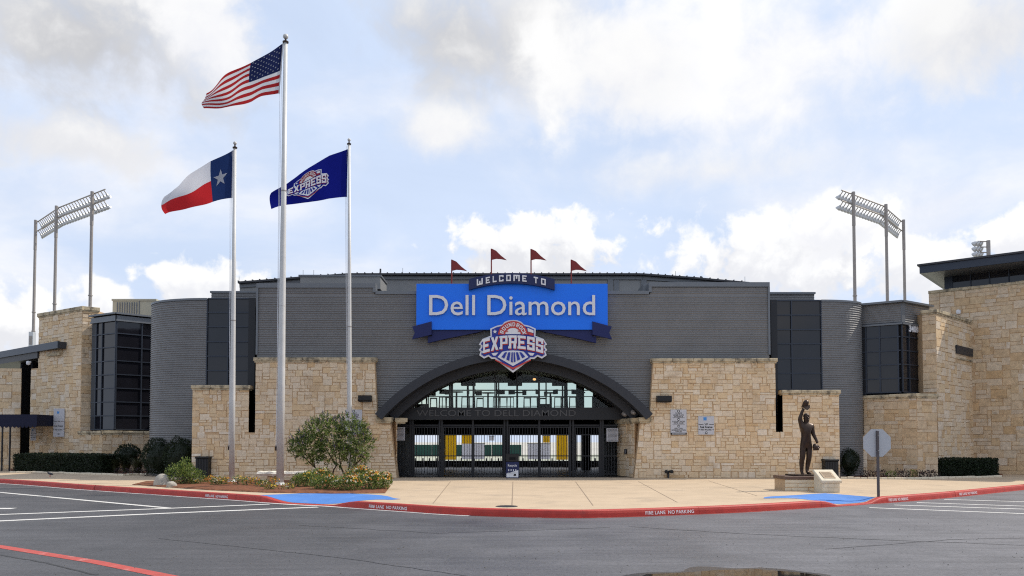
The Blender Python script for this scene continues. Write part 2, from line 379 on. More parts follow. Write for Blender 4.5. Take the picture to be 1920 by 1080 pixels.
# ================================================================== GROUND
PZ = 0.19                                             # plaza level above the road
def ground_mats():
    global asphalt_m, concrete_m, kerb_m, line_m, redline_m, ramp_m, puddle_m, field_m, earth_m, joint_m
    asphalt_m = mat('asphalt', (.070, .068, .072), 0.60, spec=0.45, var=0.16, vscale=.55, bump=0.35, bscale=90, stain=((.032, .031, .034), .35, .50, .66, .5))
    nt = asphalt_m.node_tree; N = nt.nodes; L = nt.links; b = N['Principled BSDF']
    n = N.new('ShaderNodeTexNoise'); g = N.new('ShaderNodeNewGeometry'); L.new(g.outputs['Position'], n.inputs['Vector']); n.inputs['Scale'].default_value = .45; n.inputs['Detail'].default_value = 6
    mr = N.new('ShaderNodeMapRange'); L.new(n.outputs['Fac'], mr.inputs[0]); mr.inputs[1].default_value = .35; mr.inputs[2].default_value = .7; mr.inputs[3].default_value = .44; mr.inputs[4].default_value = .66
    L.new(mr.outputs[0], b.inputs['Roughness'])
    # sun sheen painted into the colour, paler rightwards, and streaks along the lanes
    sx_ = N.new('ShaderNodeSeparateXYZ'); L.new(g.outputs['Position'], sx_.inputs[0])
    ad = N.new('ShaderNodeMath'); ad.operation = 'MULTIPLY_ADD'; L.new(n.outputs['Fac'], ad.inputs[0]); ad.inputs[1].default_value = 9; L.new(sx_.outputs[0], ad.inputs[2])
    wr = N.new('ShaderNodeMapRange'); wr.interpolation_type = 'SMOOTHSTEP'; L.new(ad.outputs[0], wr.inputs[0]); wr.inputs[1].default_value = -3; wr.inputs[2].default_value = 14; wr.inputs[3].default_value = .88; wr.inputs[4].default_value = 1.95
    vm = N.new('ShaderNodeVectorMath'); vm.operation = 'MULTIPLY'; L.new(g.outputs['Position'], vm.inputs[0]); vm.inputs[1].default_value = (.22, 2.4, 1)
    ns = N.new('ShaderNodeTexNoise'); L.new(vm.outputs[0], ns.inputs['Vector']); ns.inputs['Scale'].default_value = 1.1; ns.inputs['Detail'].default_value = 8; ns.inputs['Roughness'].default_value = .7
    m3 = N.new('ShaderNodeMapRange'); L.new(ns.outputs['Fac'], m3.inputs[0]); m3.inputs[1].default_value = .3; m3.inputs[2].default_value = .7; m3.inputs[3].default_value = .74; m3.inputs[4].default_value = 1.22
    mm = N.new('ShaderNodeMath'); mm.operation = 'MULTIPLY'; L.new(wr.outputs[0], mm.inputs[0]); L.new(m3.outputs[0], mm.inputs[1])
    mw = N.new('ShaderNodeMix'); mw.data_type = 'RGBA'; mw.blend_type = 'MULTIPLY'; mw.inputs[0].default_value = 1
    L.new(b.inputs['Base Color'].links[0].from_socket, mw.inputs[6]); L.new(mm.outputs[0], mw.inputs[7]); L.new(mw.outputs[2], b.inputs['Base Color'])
    # fine aggregate specks
    src = b.inputs['Base Color'].links[0].from_socket
    v = N.new('ShaderNodeTexNoise'); L.new(g.outputs['Position'], v.inputs['Vector']); v.inputs['Scale'].default_value = 14; v.inputs['Detail'].default_value = 6; v.inputs['Roughness'].default_value = .8
    m2 = N.new('ShaderNodeMapRange'); L.new(v.outputs['Fac'], m2.inputs[0]); m2.inputs[1].default_value = .3; m2.inputs[2].default_value = .75; m2.inputs[3].default_value = .62; m2.inputs[4].default_value = 1.5
    mx = N.new('ShaderNodeMix'); mx.data_type = 'RGBA'; mx.blend_type = 'MULTIPLY'; mx.inputs[0].default_value = 1
    L.new(src, mx.inputs[6]); L.new(m2.outputs[0], mx.inputs[7]); L.new(mx.outputs[2], b.inputs['Base Color'])
    concrete_m = mat('plaza_concrete', (.50, .385, .265), 0.85, spec=0.25, var=0.10, vscale=.8, bump=0.3, bscale=60, stain=((.30, .24, .18), .6, .55, .72, .6))
    kerb_m = mat('kerb_red', (.42, .040, .028), 0.6, var=0.16, vscale=3, bump=.3, stain=((.22, .06, .05), 2.5, .56, .72, .6))
    line_m = mat('road_paint_white', (.62, .60, .56), 0.7, var=0.15, vscale=3, stain=((.20, .19, .18), 5, .58, .74, .8))
    redline_m = mat('road_paint_red', (.42, .07, .055), 0.7, var=0.15, vscale=3, stain=((.55, .35, .32), 3.5, .56, .68, .7))
    ramp_m = mat('ramp_paint_blue', (.07, .20, .52), 0.7, var=0.12, vscale=1.5, stain=((.30, .33, .42), 1.2, .58, .75, .7))
    puddle_m = mat('puddle', (.012, .010, .008), 0.03, spec=0.6)
    field_m = mat('field_grass', (.36, .37, .29), 0.9, var=0.15, vscale=.1)
    earth_m = mat('dry_earth', (.44, .42, .37), 0.95, var=0.2, vscale=.05)
    joint_m = mat('tar_seam', (.020, .019, .019), 0.5)
ground_mats()
MB().add([(-3000, -3000, -.75), (3000, -3000, -.75), (3000, 3000, -.75), (-3000, 3000, -.75)], [(0, 1, 2, 3)]).build('ground', earth_m, kind='structure')
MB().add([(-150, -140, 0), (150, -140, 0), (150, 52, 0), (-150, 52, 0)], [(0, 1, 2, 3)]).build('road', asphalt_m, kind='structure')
MB().add([(-120, 60, -.64), (120, 60, -.64), (120, 160, -.64), (-120, 160, -.64)], [(0, 1, 2, 3)]).build('playing_field', field_m, kind='structure')

# --- kerb line, from the far left to the far right
KPX = [(-260, 892), (0, 906), (158, 918), (317, 929), (435, 937), (511, 943), (565, 946.5), (618, 949), (673, 953), (760, 959), (848, 965), (960, 969), (1083, 971), (1190, 968.5), (1271, 965.5), (1399, 960), (1527, 952), (1576, 949), (1605, 947), (1634, 944.5), (1698, 940), (1783, 932.5), (1869, 923.5), (1920, 918), (2150, 894)]
KP = [gnd(x, y, 0.0) for x, y in KPX]
def catmull(P, k=6):
    out = []; tags = []
    for i in range(len(P) - 1):
        p0 = P[max(i - 1, 0)]; p1 = P[i]; p2 = P[i + 1]; p3 = P[min(i + 2, len(P) - 1)]
        for j in range(k):
            t = j / k
            out.append(0.5 * ((2 * p1) + (p2 - p0) * t + (2 * p0 - 5 * p1 + 4 * p2 - p3) * t * t + (3 * p1 - p0 - 3 * p2 + p3) * t ** 3)); tags.append(KPX[i][0] + (KPX[i + 1][0] - KPX[i][0]) * t)
    out.append(P[-1]); tags.append(KPX[-1][0])
    return out, tags
KC, KT = catmull(KP)
KN = []
for i in range(len(KC)):
    t = (KC[min(i + 1, len(KC) - 1)] - KC[max(i - 1, 0)]); t.z = 0; t.normalize(); KN.append(Vector((-t.y, t.x, 0)))
def sstep(a, b, x):
    t = max(0, min(1, (x - a) / (b - a))); return t * t * (3 - 2 * t)
def ramp_w(px):
    return max(sstep(478, 540, px) * (1 - sstep(612, 672, px)), sstep(1530, 1580, px) * (1 - sstep(1625, 1665, px)))
def plaza_z(i, dist): return PZ - (PZ - .012) * ramp_w(KT[i]) * max(0, 1 - dist / 1.7)
# kerb segments between the joints
kerb = thing('red_kerb', None, None, (0, 18, 0)); kerb['kind'] = 'structure'
cuts = [KPX[0][0], -90, 158, 435, 478, 690, 848, 1083, 1310, 1530, 1665, 1783, 1920, KPX[-1][0]]
for a, b in zip(cuts[:-1], cuts[1:]):
    idx = [i for i in range(len(KC)) if a <= KT[i] <= b]
    if not idx: continue
    if idx[-1] + 1 < len(KC): idx.append(idx[-1] + 1)
    mb = MB(); rows = []
    for q, i in enumerate(idx):
        c, n = KC[i], KN[i]; h = max(.014, plaza_z(i, 0.08)) + .004
        tt = 0.004 if (q == 0 or q == len(idx) - 1) else 0
        prof = [(-.02, -.03), (-.012, h * .55), (.004, h * .86), (.03, h - .001), (.06, h + .002), (.17, h + .003), (.17, -.03)]
        t = Vector((n.y, -n.x, 0)) * (tt if q == 0 else -tt)
        rows.append([c + n * d + Vector((0, 0, z)) + t for d, z in prof])
    m = len(rows[0])
    fs = [(i * m + k, (i + 1) * m + k, (i + 1) * m + k + 1, i * m + k + 1) for i in range(len(rows) - 1) for k in range(m - 1)]
    fs += [tuple(range(m)), tuple(reversed(range((len(rows) - 1) * m, len(rows) * m)))]
    mb.add([p for r_ in rows for p in r_], fs).build('kerb_segment', kerb_m, kerb)
# plaza: a strip that follows the kerb (dipping at the ramps) and the big slab behind it
DIST = [.165, .35, .6, .9, 1.2, 1.5, 1.8, 2.2]
vs = []; fs = []
for i in range(len(KC)):
    for d in DIST: p = KC[i] + KN[i] * d; vs.append((p.x, p.y, plaza_z(i, d)))
    p = KC[i] + KN[i] * 2.2; vs.append((p.x * 1.02, 57.5, PZ))
m = len(DIST) + 1
for i in range(len(KC) - 1):
    for k in range(m - 1): fs.append((i * m + k, (i + 1) * m + k, (i + 1) * m + k + 1, i * m + k + 1))
MB().add(vs, fs).build('plaza_pavement', concrete_m, kind='structure')
# blue painted ramps on the dipped strips
def ramp_patch(a, b, name, shape):
    mb = MB(); rows = []
    idx = [i for i in range(len(KC)) if a <= KT[i] <= b]; K = 6
    for i in idx:
        t = (KT[i] - a) / (b - a); d0, d1 = shape(t)
        rows.append([KC[i] + KN[i] * (d0 + (d1 - d0) * k / K) + Vector((0, 0, plaza_z(i, d0 + (d1 - d0) * k / K) + .006)) for k in range(K + 1)])
    f = [(i * (K + 1) + k, (i + 1) * (K + 1) + k, (i + 1) * (K + 1) + k + 1, i * (K + 1) + k + 1) for i in range(len(rows) - 1) for k in range(K)]
    mb.add([p for r_ in rows for p in r_], f).build(name, ramp_m, kind='structure')
ramp_patch(472, 690, 'ramp_paving', lambda t: (.18 + .9 * sstep(.55, 1, t), .20 + 2.3 * sstep(0, .10, t) * (1 - .45 * sstep(.55, 1, t))))
ramp_patch(1497, 1660, 'ramp_paving', lambda t: (1.5 - 1.3 * sstep(0.1, .6, t), 1.52 + .55 * sstep(0, .3, t)))

# --- painted lines
def strip(pts, w, z, name, m, **kw):
    pts = [Vector((p.x, p.y, z)) for p in pts]; vs = []
    for i, p in enumerate(pts):
        t = (pts[min(i + 1, len(pts) - 1)] - pts[max(i - 1, 0)]).normalized(); n = Vector((-t.y, t.x, 0)) * w / 2; vs += [p - n, p + n]
    return MB().add(vs, [(2 * i, 2 * i + 2, 2 * i + 3, 2 * i + 1) for i in range(len(pts) - 1)]).build(name, m, kind='structure', **kw)
def seg(*px, n=8):
    out = []
    for (a, b) in zip(px[:-1], px[1:]):
        for k in range(n): out.append(gnd(a[0] + (b[0] - a[0]) * k / n, a[1] + (b[1] - a[1]) * k / n))
    out.append(gnd(*px[-1])); return out
strip([KC[i] - KN[i] * .10 for i in range(len(KC)) if KT[i] <= 900], .17, .004, 'kerb_line', line_m)
strip([KC[i] - KN[i] * .07 for i in range(len(KC)) if KT[i] > 900], .06, .004, 'kerb_line', redline_m)
strip(seg((-120, 972), (0, 965), (300, 954), (505, 945.5)), .24, .0045, 'parking_line', line_m)
strip(seg((-120, 985), (0, 977), (300, 963), (596, 951)), .27, .0045, 'parking_line', line_m)
strip(seg((-100, 914), (0, 923.5), (317, 953)), .20, .0075, 'parking_line', line_m)
strip(seg((-60, 953.5), (26, 953.5)), .35, .004, 'parking_line', line_m)
strip(seg((-90, 1012), (0, 1025), (180, 1054), (330, 1084), (420, 1104)), .22, .004, 'red_lane_line', redline_m)
for a, b in [((1630, 952), (1990, 966)), ((1677, 947), (1990, 957)), ((1719, 942.5), (1990, 951.5)), ((1770, 936.5), (1990, 943))]:
    strip(seg(a, b), .20, .004, 'parking_line', line_m)
def seam(px, w=.035):
    pts = []
    for a, b in zip(px[:-1], px[1:]):
        for k in range(10):
            t = k / 10; pts.append(gnd(a[0] + (b[0] - a[0]) * t + rnd.uniform(-3, 3), a[1] + (b[1] - a[1]) * t + rnd.uniform(-.5, .5)))
    strip(pts, w, .003, 'tar_seam', joint_m)
seam([(1180, 988), (1430, 1003), (1640, 1012), (1960, 1024)]); seam([(-20, 1037), (90, 1056), (190, 1081)], .05); seam([(1550, 1030), (1780, 1012), (1960, 1008)], .025); seam([(560, 985), (820, 1000), (1180, 988)], .025); seam([(300, 1010), (640, 1046), (900, 1084)], .02)
# expansion joints of the plaza
pj_m = mat('expansion_joint', (.27, .20, .14), .9)
def pjoint(px):
    pts = []
    for a, b in zip(px[:-1], px[1:]):
        for k in range(12): pts.append(gnd(a[0] + (b[0] - a[0]) * k / 12, a[1] + (b[1] - a[1]) * k / 12, PZ))
    strip(pts, .028, PZ + .004, 'expansion_joint', pj_m)
for q_ in (((812, 944), (848, 899)), ((960, 948), (962, 899)), ((1112, 948), (1076, 899)), ((1270, 942), (1190, 899)), ((1420, 930), (1320, 899)), ((770, 915), (1470, 915))): pjoint(q_)
# puddle at the bottom edge
pp = [gnd(x, y) for x, y in [(1212, 1077), (1262, 1075), (1300, 1073), (1345, 1069), (1420, 1067.5), (1450, 1070), (1490, 1073), (1532, 1078), (1600, 1096), (1590, 1130), (1400, 1150), (1200, 1120), (1180, 1090)]]
cpp = sum(pp, Vector()) / len(pp); wet = []
for i in range(48):
    a_ = pp[int(i * len(pp) / 48)]; b_2 = pp[(int(i * len(pp) / 48) + 1) % len(pp)]; q_ = a_.lerp(b_2, (i * len(pp) / 48) % 1); d_ = (q_ - cpp); wet.append(q_ + d_.normalized() * (.22 + .32 * mnoise.noise(q_ * 1.7)))
MB().add([(p.x, p.y, .0025) for p in wet], [tuple(range(len(wet)))]).build('damp_patch', mat('damp_asphalt', (.045, .042, .042), .28, spec=.5, var=.2, vscale=3), kind='structure')
MB().add([(p.x, p.y, .0045) for p in pp], [tuple(range(len(pp)))]).build('puddle_water', puddle_m, kind='structure')
# loose grit on the asphalt
mb = MB()
for _ in range(420):
    p = gnd(rnd.uniform(-40, 1960), rnd.uniform(972, 1085)); z = .012 * rnd.random() + .004; w = rnd.uniform(.006, .022)
    a = [Vector((w * math.cos(q), w * math.sin(q) * .8, 0)) for q in (rnd.uniform(0, .8), rnd.uniform(1.6, 2.4), rnd.uniform(3.2, 4), rnd.uniform(4.8, 5.6))]
    mb.add([p + v for v in a] + [p + Vector((0, 0, z))], [(0, 1, 4), (1, 2, 4), (2, 3, 4), (3, 0, 4)])
mb.build('loose_gravel', mat('grit', (.10, .09, .08), .9), None, kind='stuff')
# --- FIRE LANE NO PARKING stencilled on the kerb face
def kerb_text(px0, px1, s):
    i0 = min(range(len(KC)), key=lambda i: abs(KT[i] - px0)); i1 = min(range(len(KC)), key=lambda i: abs(KT[i] - px1))
    a, b = KC[i0].copy(), KC[i1].copy()
    def pt(px):
        for i in range(len(KC) - 1):
            if KT[i] <= px <= KT[i + 1]:
                t = (px - KT[i]) / (KT[i + 1] - KT[i]); return KC[i].lerp(KC[i + 1], t), KN[i].lerp(KN[i + 1], t)
    (a, na), (b, nb) = pt(px0), pt(px1); U = (b - a); w = U.length; U.normalize()
    n = Vector((-U.y, U.x, 0)); mb = MB()
    N = (-n * .99 + Vector((0, 0, .12))).normalized(); V = N.cross(U).normalized()
    mid, _ = pt((px0 + px1) / 2); O = mid - n * .026 + Vector((0, 0, .042))
    text_mb(mb, s, O, U, V, N, .125, 0, .004, 'c', 0.012, 1.05, 0, width=w)
    mb.build('stencil_lettering', white_m, kerb)
kerb_text(380, 426, 'FIRE LANE  NO PARKING'); kerb_text(695, 764, 'FIRE LANE  NO PARKING'); kerb_text(1211, 1305, 'FIRE LANE  NO PARKING'); kerb_text(1669, 1702, 'FIRE LANE  NO PARKING'); kerb_text(1797, 1828, 'FIRE LANE  NO PARKING')

# ================================================================== STONE FACES
def inward(P0, P1):
    u = (P1 - P0).normalized(); n = Vector((u.y, -u.x, 0))
    if n.dot(Vector((0, 0, 0)) - P0) < 0: n = -n
    return u, n                                       # n points at the viewer's side
def stone_face(parent, P0, P1, z0, z1, Lf=None, Rf=None, cw=.165, ch=.20, m=None, seed=1, cap=285, skip=None):
    """a wall face of split stones: every stone a mesh of its own, set proud of the mortar"""
    r = random.Random(seed); P0 = Vector((P0[0], P0[1], 0)); P1 = Vector((P1[0], P1[1], 0)); u, n = inward(P0, P1); W = (P1 - P0).length
    nc, nr = max(2, round(W / cw)), max(2, round((z1 - z0) / ch)); m = m or stone_m
    ys = [z0 + (z1 - z0) * (j + (r.uniform(-.14, .14) if 0 < j < nr else 0)) / nr for j in range(nr + 1)]
    occ = [[False] * nc for _ in range(nr)]; rects = []
    for j in range(nr):
        for i in range(nc):
            if occ[j][i]: continue
            w, h = r.choice([(2, 1), (3, 1), (3, 1), (4, 1), (5, 1), (2, 2), (3, 2), (3, 2), (4, 2), (4, 2), (1, 1), (3, 1)])
            w = min(w, nc - i); h = min(h, nr - j)
            while w > 1 and any(occ[j][i + a] for a in range(w)): w -= 1
            if h == 2 and any(occ[j + 1][i + a] for a in range(w)): h = 1
            if nc - (i + w) == 1 and not occ[j][nc - 1] and (h == 1 or not occ[j + 1][nc - 1]): w += 1
            for b in range(h):
                for a in range(w): occ[j + b][i + a] = True
            rects.append((i, j, w, h))
    out = []
    L = Lf or (lambda z, m=0: 0.0); Rr = Rf or (lambda z, m=0: W)
    jit = {}
    for (i, j, w, h) in rects:
        def cj(i): return W * i / nc
        a0 = cj(i) + (r.uniform(-.03, .03) if i else 0); a1 = cj(i + w) + (r.uniform(-.03, .03) if i + w < nc else 0)
        b0, b1 = ys[j], ys[j + h]; g = r.uniform(.007, .012)
        b0 += g; b1 -= g; a0 += g; a1 -= g
        q = []
        for (a, b) in ((a0, b0), (a1, b0), (a1, b1), (a0, b1)):
            b += r.uniform(-.008, .008); a += r.uniform(-.008, .008)
            q.append((max(L(b, (b0 + b1) / 2), min(Rr(b, (b0 + b1) / 2), a)), b))
        if min(q[1][0] - q[0][0], q[2][0] - q[3][0]) < .05 or b1 - b0 < .04: continue
        if skip and skip((q[0][0] + q[1][0]) / 2, (b0 + b1) / 2): continue
        out.append(((a1 - a0) * (b1 - b0), q))
    out.sort(key=lambda t: -t[0]); rest = MB()
    for k, (_, q) in enumerate(out):
        d = r.uniform(.014, .034); bev = .010; t1, t2 = r.uniform(-.008, .008), r.uniform(-.008, .008)
        cx = sum(p[0] for p in q) / 4; cy = sum(p[1] for p in q) / 4
        vs = [P0 + u * a + Vector((0, 0, b)) - n * .01 for a, b in q] + [P0 + u * a + Vector((0, 0, b)) + n * (d - bev) for a, b in q]
        for a, b in q:
            sa = a + (bev if a < cx else -bev); sb = b + (bev if b < cy else -bev)
            vs.append(P0 + u * sa + Vector((0, 0, sb)) + n * (d + (t1 if a < cx else -t1) + (t2 if b < cy else -t2)))
        f = [(8, 9, 10, 11)]
        for e in range(4):
            g = (e + 1) % 4; f += [(e, g, 4 + g, 4 + e), (4 + e, 4 + g, 8 + g, 8 + e)]
        if k < cap: MB().add(vs, f).build('stone', m, parent)
        else: rest.add(vs, f)
    if rest.f: rest.build('stone', m, parent, kind='stuff')
def coping(parent, P0, P1, z, h=.17, out=.10, back=.5, ext=.10, piece=1.1, m=None):
    """cap stones along the top of a wall face, in pieces"""
    P0 = Vector((P0[0], P0[1], 0)); P1 = Vector((P1[0], P1[1], 0)); u, n = inward(P0, P1); W = (P1 - P0).length + 2 * ext; k = max(1, round(W / piece))
    for i in range(k):
        a, b = -ext + W * i / k, -ext + W * (i + 1) / k
        MB().bevbox(P0, u, UZ, n, a + .004, b - .004, z + rnd.uniform(-.006, .006), z + h + rnd.uniform(-.008, .008), -back, out + rnd.uniform(-.008, .008), .02).build('coping_stone', m or cap_m, parent)
        MB().obox(P0, u, UZ, n, a + .05, b - .05, z - .07, z + .004, -back + .1, out - .045).build('coping_bed', m or cap_m, parent)
def core(parent, poly, z0, z1, m=None, name='wall_core'):
    mb = MB(); n = len(poly)
    mb.add([(x, y, z0) for x, y in poly] + [(x, y, z1) for x, y in poly],
           [tuple(range(n)), tuple(range(n, 2 * n))] + [(i, (i + 1) % n, n + (i + 1) % n, n + i) for i in range(n)])
    return mb.build(name, m or mortar_m, parent)
def xy(px, Y, py=780): p = at(px, py, Y); return (p.x, p.y)

D0 = 38.6
def lerp(a, b, t): return a + (b - a) * t
# --- main stone walls each side of the arch (battered towards the opening)
def main_wall(label, e, name='stone_wall'):
    """e: outer x of the low wall, its inner x, slot x, main outer x -> arch side; all as world X on the facade plane"""
    t = thing(name, label, 'stone wall', (0.5 * (e['o'] + e['i']), D0 + .3, PZ))
    sgn = e['s']                                      # +1: arch lies towards +X
    zt, zs, zl, zn = e['zt'], e['zs'], e['zl'], e['zn']
    lo, hi = (e['o'], e['b']) if sgn > 0 else (e['b'], e['o'])
    inner = [(e['i'], zt), (e['m'], zs), (e['k'], zs - .02), (e['b'], PZ)]        # the battered edge downwards
    def edge(z):
        if z >= zs: return lerp(e['i'], e['m'], (zt - z) / (zt - zs))
        return lerp(e['k'], e['b'], (zs - z) / (zs - PZ))
    def outer(z):
        if z > zl: return e['j']
        if z > zn: return e['j'] if z > zl else e['j']
        return e['o']
    poly = [(e['o'], PZ), (e['o'], zl), (e['q'], zl), (e['q'], zn), (e['j'], zn), (e['j'], zt), (e['i'], zt), (e['m'], zs), (e['k'], zs), (e['b'], PZ)]
    MB().prism(poly, (0, D0, 0), UX, UZ, NF, -.75, 0).build('wall_core', mortar_m, t)
    # main field
    a, b = (e['j'], None) if sgn > 0 else (None, e['j'])
    x0, x1 = lo, hi
    def Lf(z, m):
        if sgn > 0: return (e['j'] if m > zn else e['o']) - x0
        return edge(z) - x0 + .012
    def Rf(z, m):
        if sgn > 0: return edge(z) - x0 - .012
        return (e['j'] if m > zn else e['o']) - x0
    def skip(u, z):
        X = x0 + u
        return (X - e['j']) * sgn < 0 and z > zn
    stone_face(t, (x0, D0), (x1, D0), PZ, zt, Lf, Rf, cw=.120, ch=.147, seed=e['seed'], cap=295)
    # the low wall beyond the slot
    a0, a1 = sorted((e['o'], e['q']))
    low = thing('low_stone_wall', e['lowlabel'], 'stone wall', (0.5 * (a0 + a1), D0 + .3, zn))
    stone_face(low, (a0, D0), (a1, D0), zn + .01, zl, cw=.120, ch=.147, seed=e['seed'] + 1)
    MB().box(a0, a1, D0 + .001, D0 + .74, zn, zl - .02).build('wall_core', mortar_m, low)
    c0, c1 = sorted((e['o'], e['q'])); coping(low, (c0, D0), (c1, D0), zl, ext=.06)
    c0, c1 = sorted((e['j'], e['i'])); coping(t, (c0, D0), (c1, D0), zt, ext=.10)
    c0, c1 = sorted((e['m'], e['k'])); coping(t, (c0, D0), (c1, D0), zs, h=.22, ext=.08, out=.16, back=1.2)
    return t
X = lambda px: X_(px, D0)
zt, zs = Z_(677, D0), Z_(791, D0)
main_wall('pale limestone wall left of the arch, behind the small flowering tree',
          dict(s=1, o=X(361), q=X(467), j=X(479), i=X(702), m=X(708.5), k=X(732), b=X(745), zt=zt, zs=zs, zl=Z_(729, D0), zn=Z_(811, D0), seed=11, lowlabel='low stepped limestone wall behind the shortest left flagpole'))
main_wall('pale limestone wall right of the arch, carrying two grey notice signs',
          dict(s=-1, o=X(1573), q=X(1467), j=X(1454), i=X(1225), m=X(1217), k=X(1200), b=X(1188), zt=Z_(678.5, D0), zs=Z_(791, D0), zl=Z_(738, D0), zn=Z_(811, D0), seed=21, lowlabel='low stepped limestone wall rising behind the bronze statue'))
# inner cheek of the opening on the right
ck = thing('stone_cheek_wall', 'receding limestone cheek at the right side of the gate opening', 'stone wall', (X(1172), 40, PZ))
pA, pB = Vector((X(1191), D0 + .3, 0)), Vector((X_(1157, 41.2), 41.2, 0))
core(ck, [(pA.x, pA.y), (pB.x, pB.y), (pB.x + 1.0, pB.y), (pA.x + .3, pA.y + .5)], PZ, zs)
stone_face(ck, pB, pA, PZ, zs, seed=31); coping(ck, pB, pA, zs, h=.2, out=.16, ext=.05)
ck2 = thing('stone_cheek_wall', 'narrow limestone cheek at the left side of the gate opening', 'stone wall', (X(755), 40, PZ))
pA2, pB2 = Vector((X(743), D0 + .3, 0)), Vector((X_(739, 41.2), 41.2, 0))
core(ck2, [(pA2.x, pA2.y), (pB2.x, pB2.y), (pB2.x - 1.0, pB2.y), (pA2.x - .3, pA2.y + .5)], PZ, zs)
stone_face(ck2, pA2, pB2, PZ, zs, seed=32); coping(ck2, pA2, pB2, zs, h=.2, out=.1, ext=.05)

# ================================================================== CORRUGATED SIDING
PITCHR = .112
def rib_profile(z0, z1):
    out = [(z0, 0)]; z = z0
    while z + PITCHR <= z1 + 1e-6:
        out += [(z + .028, 0), (z + .056, .025), (z + .084, .025), (z + .110, 0)]; z += PITCHR
    if out[-1][0] < z1 - 1e-4: out.append((z1, 0))
    return out
def siding_path(mb, path, z0, z1, mi=0):
    """ribbed cladding along a plan path (viewer side = left-hand normal pointing to the camera)"""
    path = [Vector((p[0], p[1], 0)) for p in path]; pr = rib_profile(z0, z1); nrm = []
    for i in range(len(path)):
        t = (path[min(i + 1, len(path) - 1)] - path[max(i - 1, 0)]).normalized(); n = Vector((t.y, -t.x, 0)); nrm.append(n if n.dot(-path[i]) > 0 else -n)
    m = len(pr); vs = [path[i] + nrm[i] * d + Vector((0, 0, z)) for i in range(len(path)) for z, d in pr]
    return mb.add(vs, [(i * m + k, (i + 1) * m + k, (i + 1) * m + k + 1, i * m + k + 1) for i in range(len(path) - 1) for k in range(m - 1)], mi)
def siding_spans(mb, Y, z0, z1, spans):
    pr = rib_profile(z0, z1)
    for (za, da), (zb, db) in zip(pr[:-1], pr[1:]):
        sa, sb = spans(za + 1e-4), spans(zb - 1e-4)
        if len(sa) != len(sb): sb = sa = sa if len(sa) > len(sb) else sb
        for (a0, a1), (b0, b1) in zip(sa, sb):
            if a1 - a0 < .01 and b1 - b0 < .01: continue
            mb.add([(a0, Y - da, za), (a1, Y - da, za), (b1, Y - db, zb), (b0, Y - db, zb)], [(0, 1, 2, 3)])
# ------------------------------------------------------------------ the entrance block
YS = D0 + .35                                         # siding plane
hall = thing('stadium_entrance_hall', 'grey corrugated metal stadium entrance block with a wide dark arch', 'building', (0, 44, PZ))
xl, xr = X_(481, YS), X_(1443, YS)
zst = Z_(552, YS); zhi_l = Z_(540, YS); zhi_r = Z_(538, YS); zbot = Z_(800, YS)
xs1, xs2 = X_(701, YS), X_(1220, YS)
axc = X_(963.5, YS); ahw = (X_(1219, YS) - X_(708, YS)) / 2; zsp = Z_(777, YS); sag = Z_(661, YS) - zsp
AR = (ahw ** 2 + sag ** 2) / (2 * sag); azc = zsp + sag - AR
def arch_x(z, Rr):
    d = Rr * Rr - (z - azc) ** 2
    return math.sqrt(d) if d > 0 else 0
def spans(z):
    if z < zsp: w = ahw
    else: w = arch_x(z, AR - .12)
    if z < azc + AR - .12: return [(xl, axc - w), (axc + w, xr)]
    return [(xl, xr)]
mb = MB(); siding_spans(mb, YS, zbot, zst, spans); mb.build('corrugated_siding', siding_m, hall)
for p_, z_ in (([(xl, YS), (xs1, YS)], zhi_l), ([(xs2, YS), (xr, YS)], zhi_r)):
    mb = MB(); siding_path(mb, p_, zst, z_); mb.build('corrugated_siding', siding_m, hall)
# parapet trim
tb = .13
for x0, x1, z in ((xl - .04, xs1 + .06, zhi_l), (xs1 + .06, xs2 - .06, zst), (xs2 - .06, xr + .04, zhi_r)):
    MB().box(x0, x1, YS - .09, YS + .45, z, z + .22 if z != zst else z + .16).build('parapet_trim', trim_m, hall)
for x, z in ((xs1, zhi_l), (xs2, zhi_r)):
    MB().box(x - .07, x + .07, YS - .085, YS + .44, zst + .1, z - .002).build('parapet_trim', trim_m, hall)
for x in (xl, xr):
    MB().box(x - .05, x + .05, YS - .07, YS + .3, Z_(665, YS), (zhi_l if x == xl else zhi_r) - .003).build('corner_trim', trim_m, hall)
# parapet box and its return
yb = YS + 1.2
MB().box(X_(561, yb), X_(712, yb), yb, yb + 2, Z_(542, yb), Z_(519, yb)).build('parapet_box', panel_m, hall)
MB().box(X_(558, yb), X_(714, yb), yb - .06, yb + 2, Z_(519, yb), Z_(515.5, yb)).build('parapet_trim', trim_m, hall)
MB().box(X_(1203, yb), X_(1222, yb), YS + .5, yb + 2, zst, Z_(537, yb)).build('parapet_box', trim_m, hall)
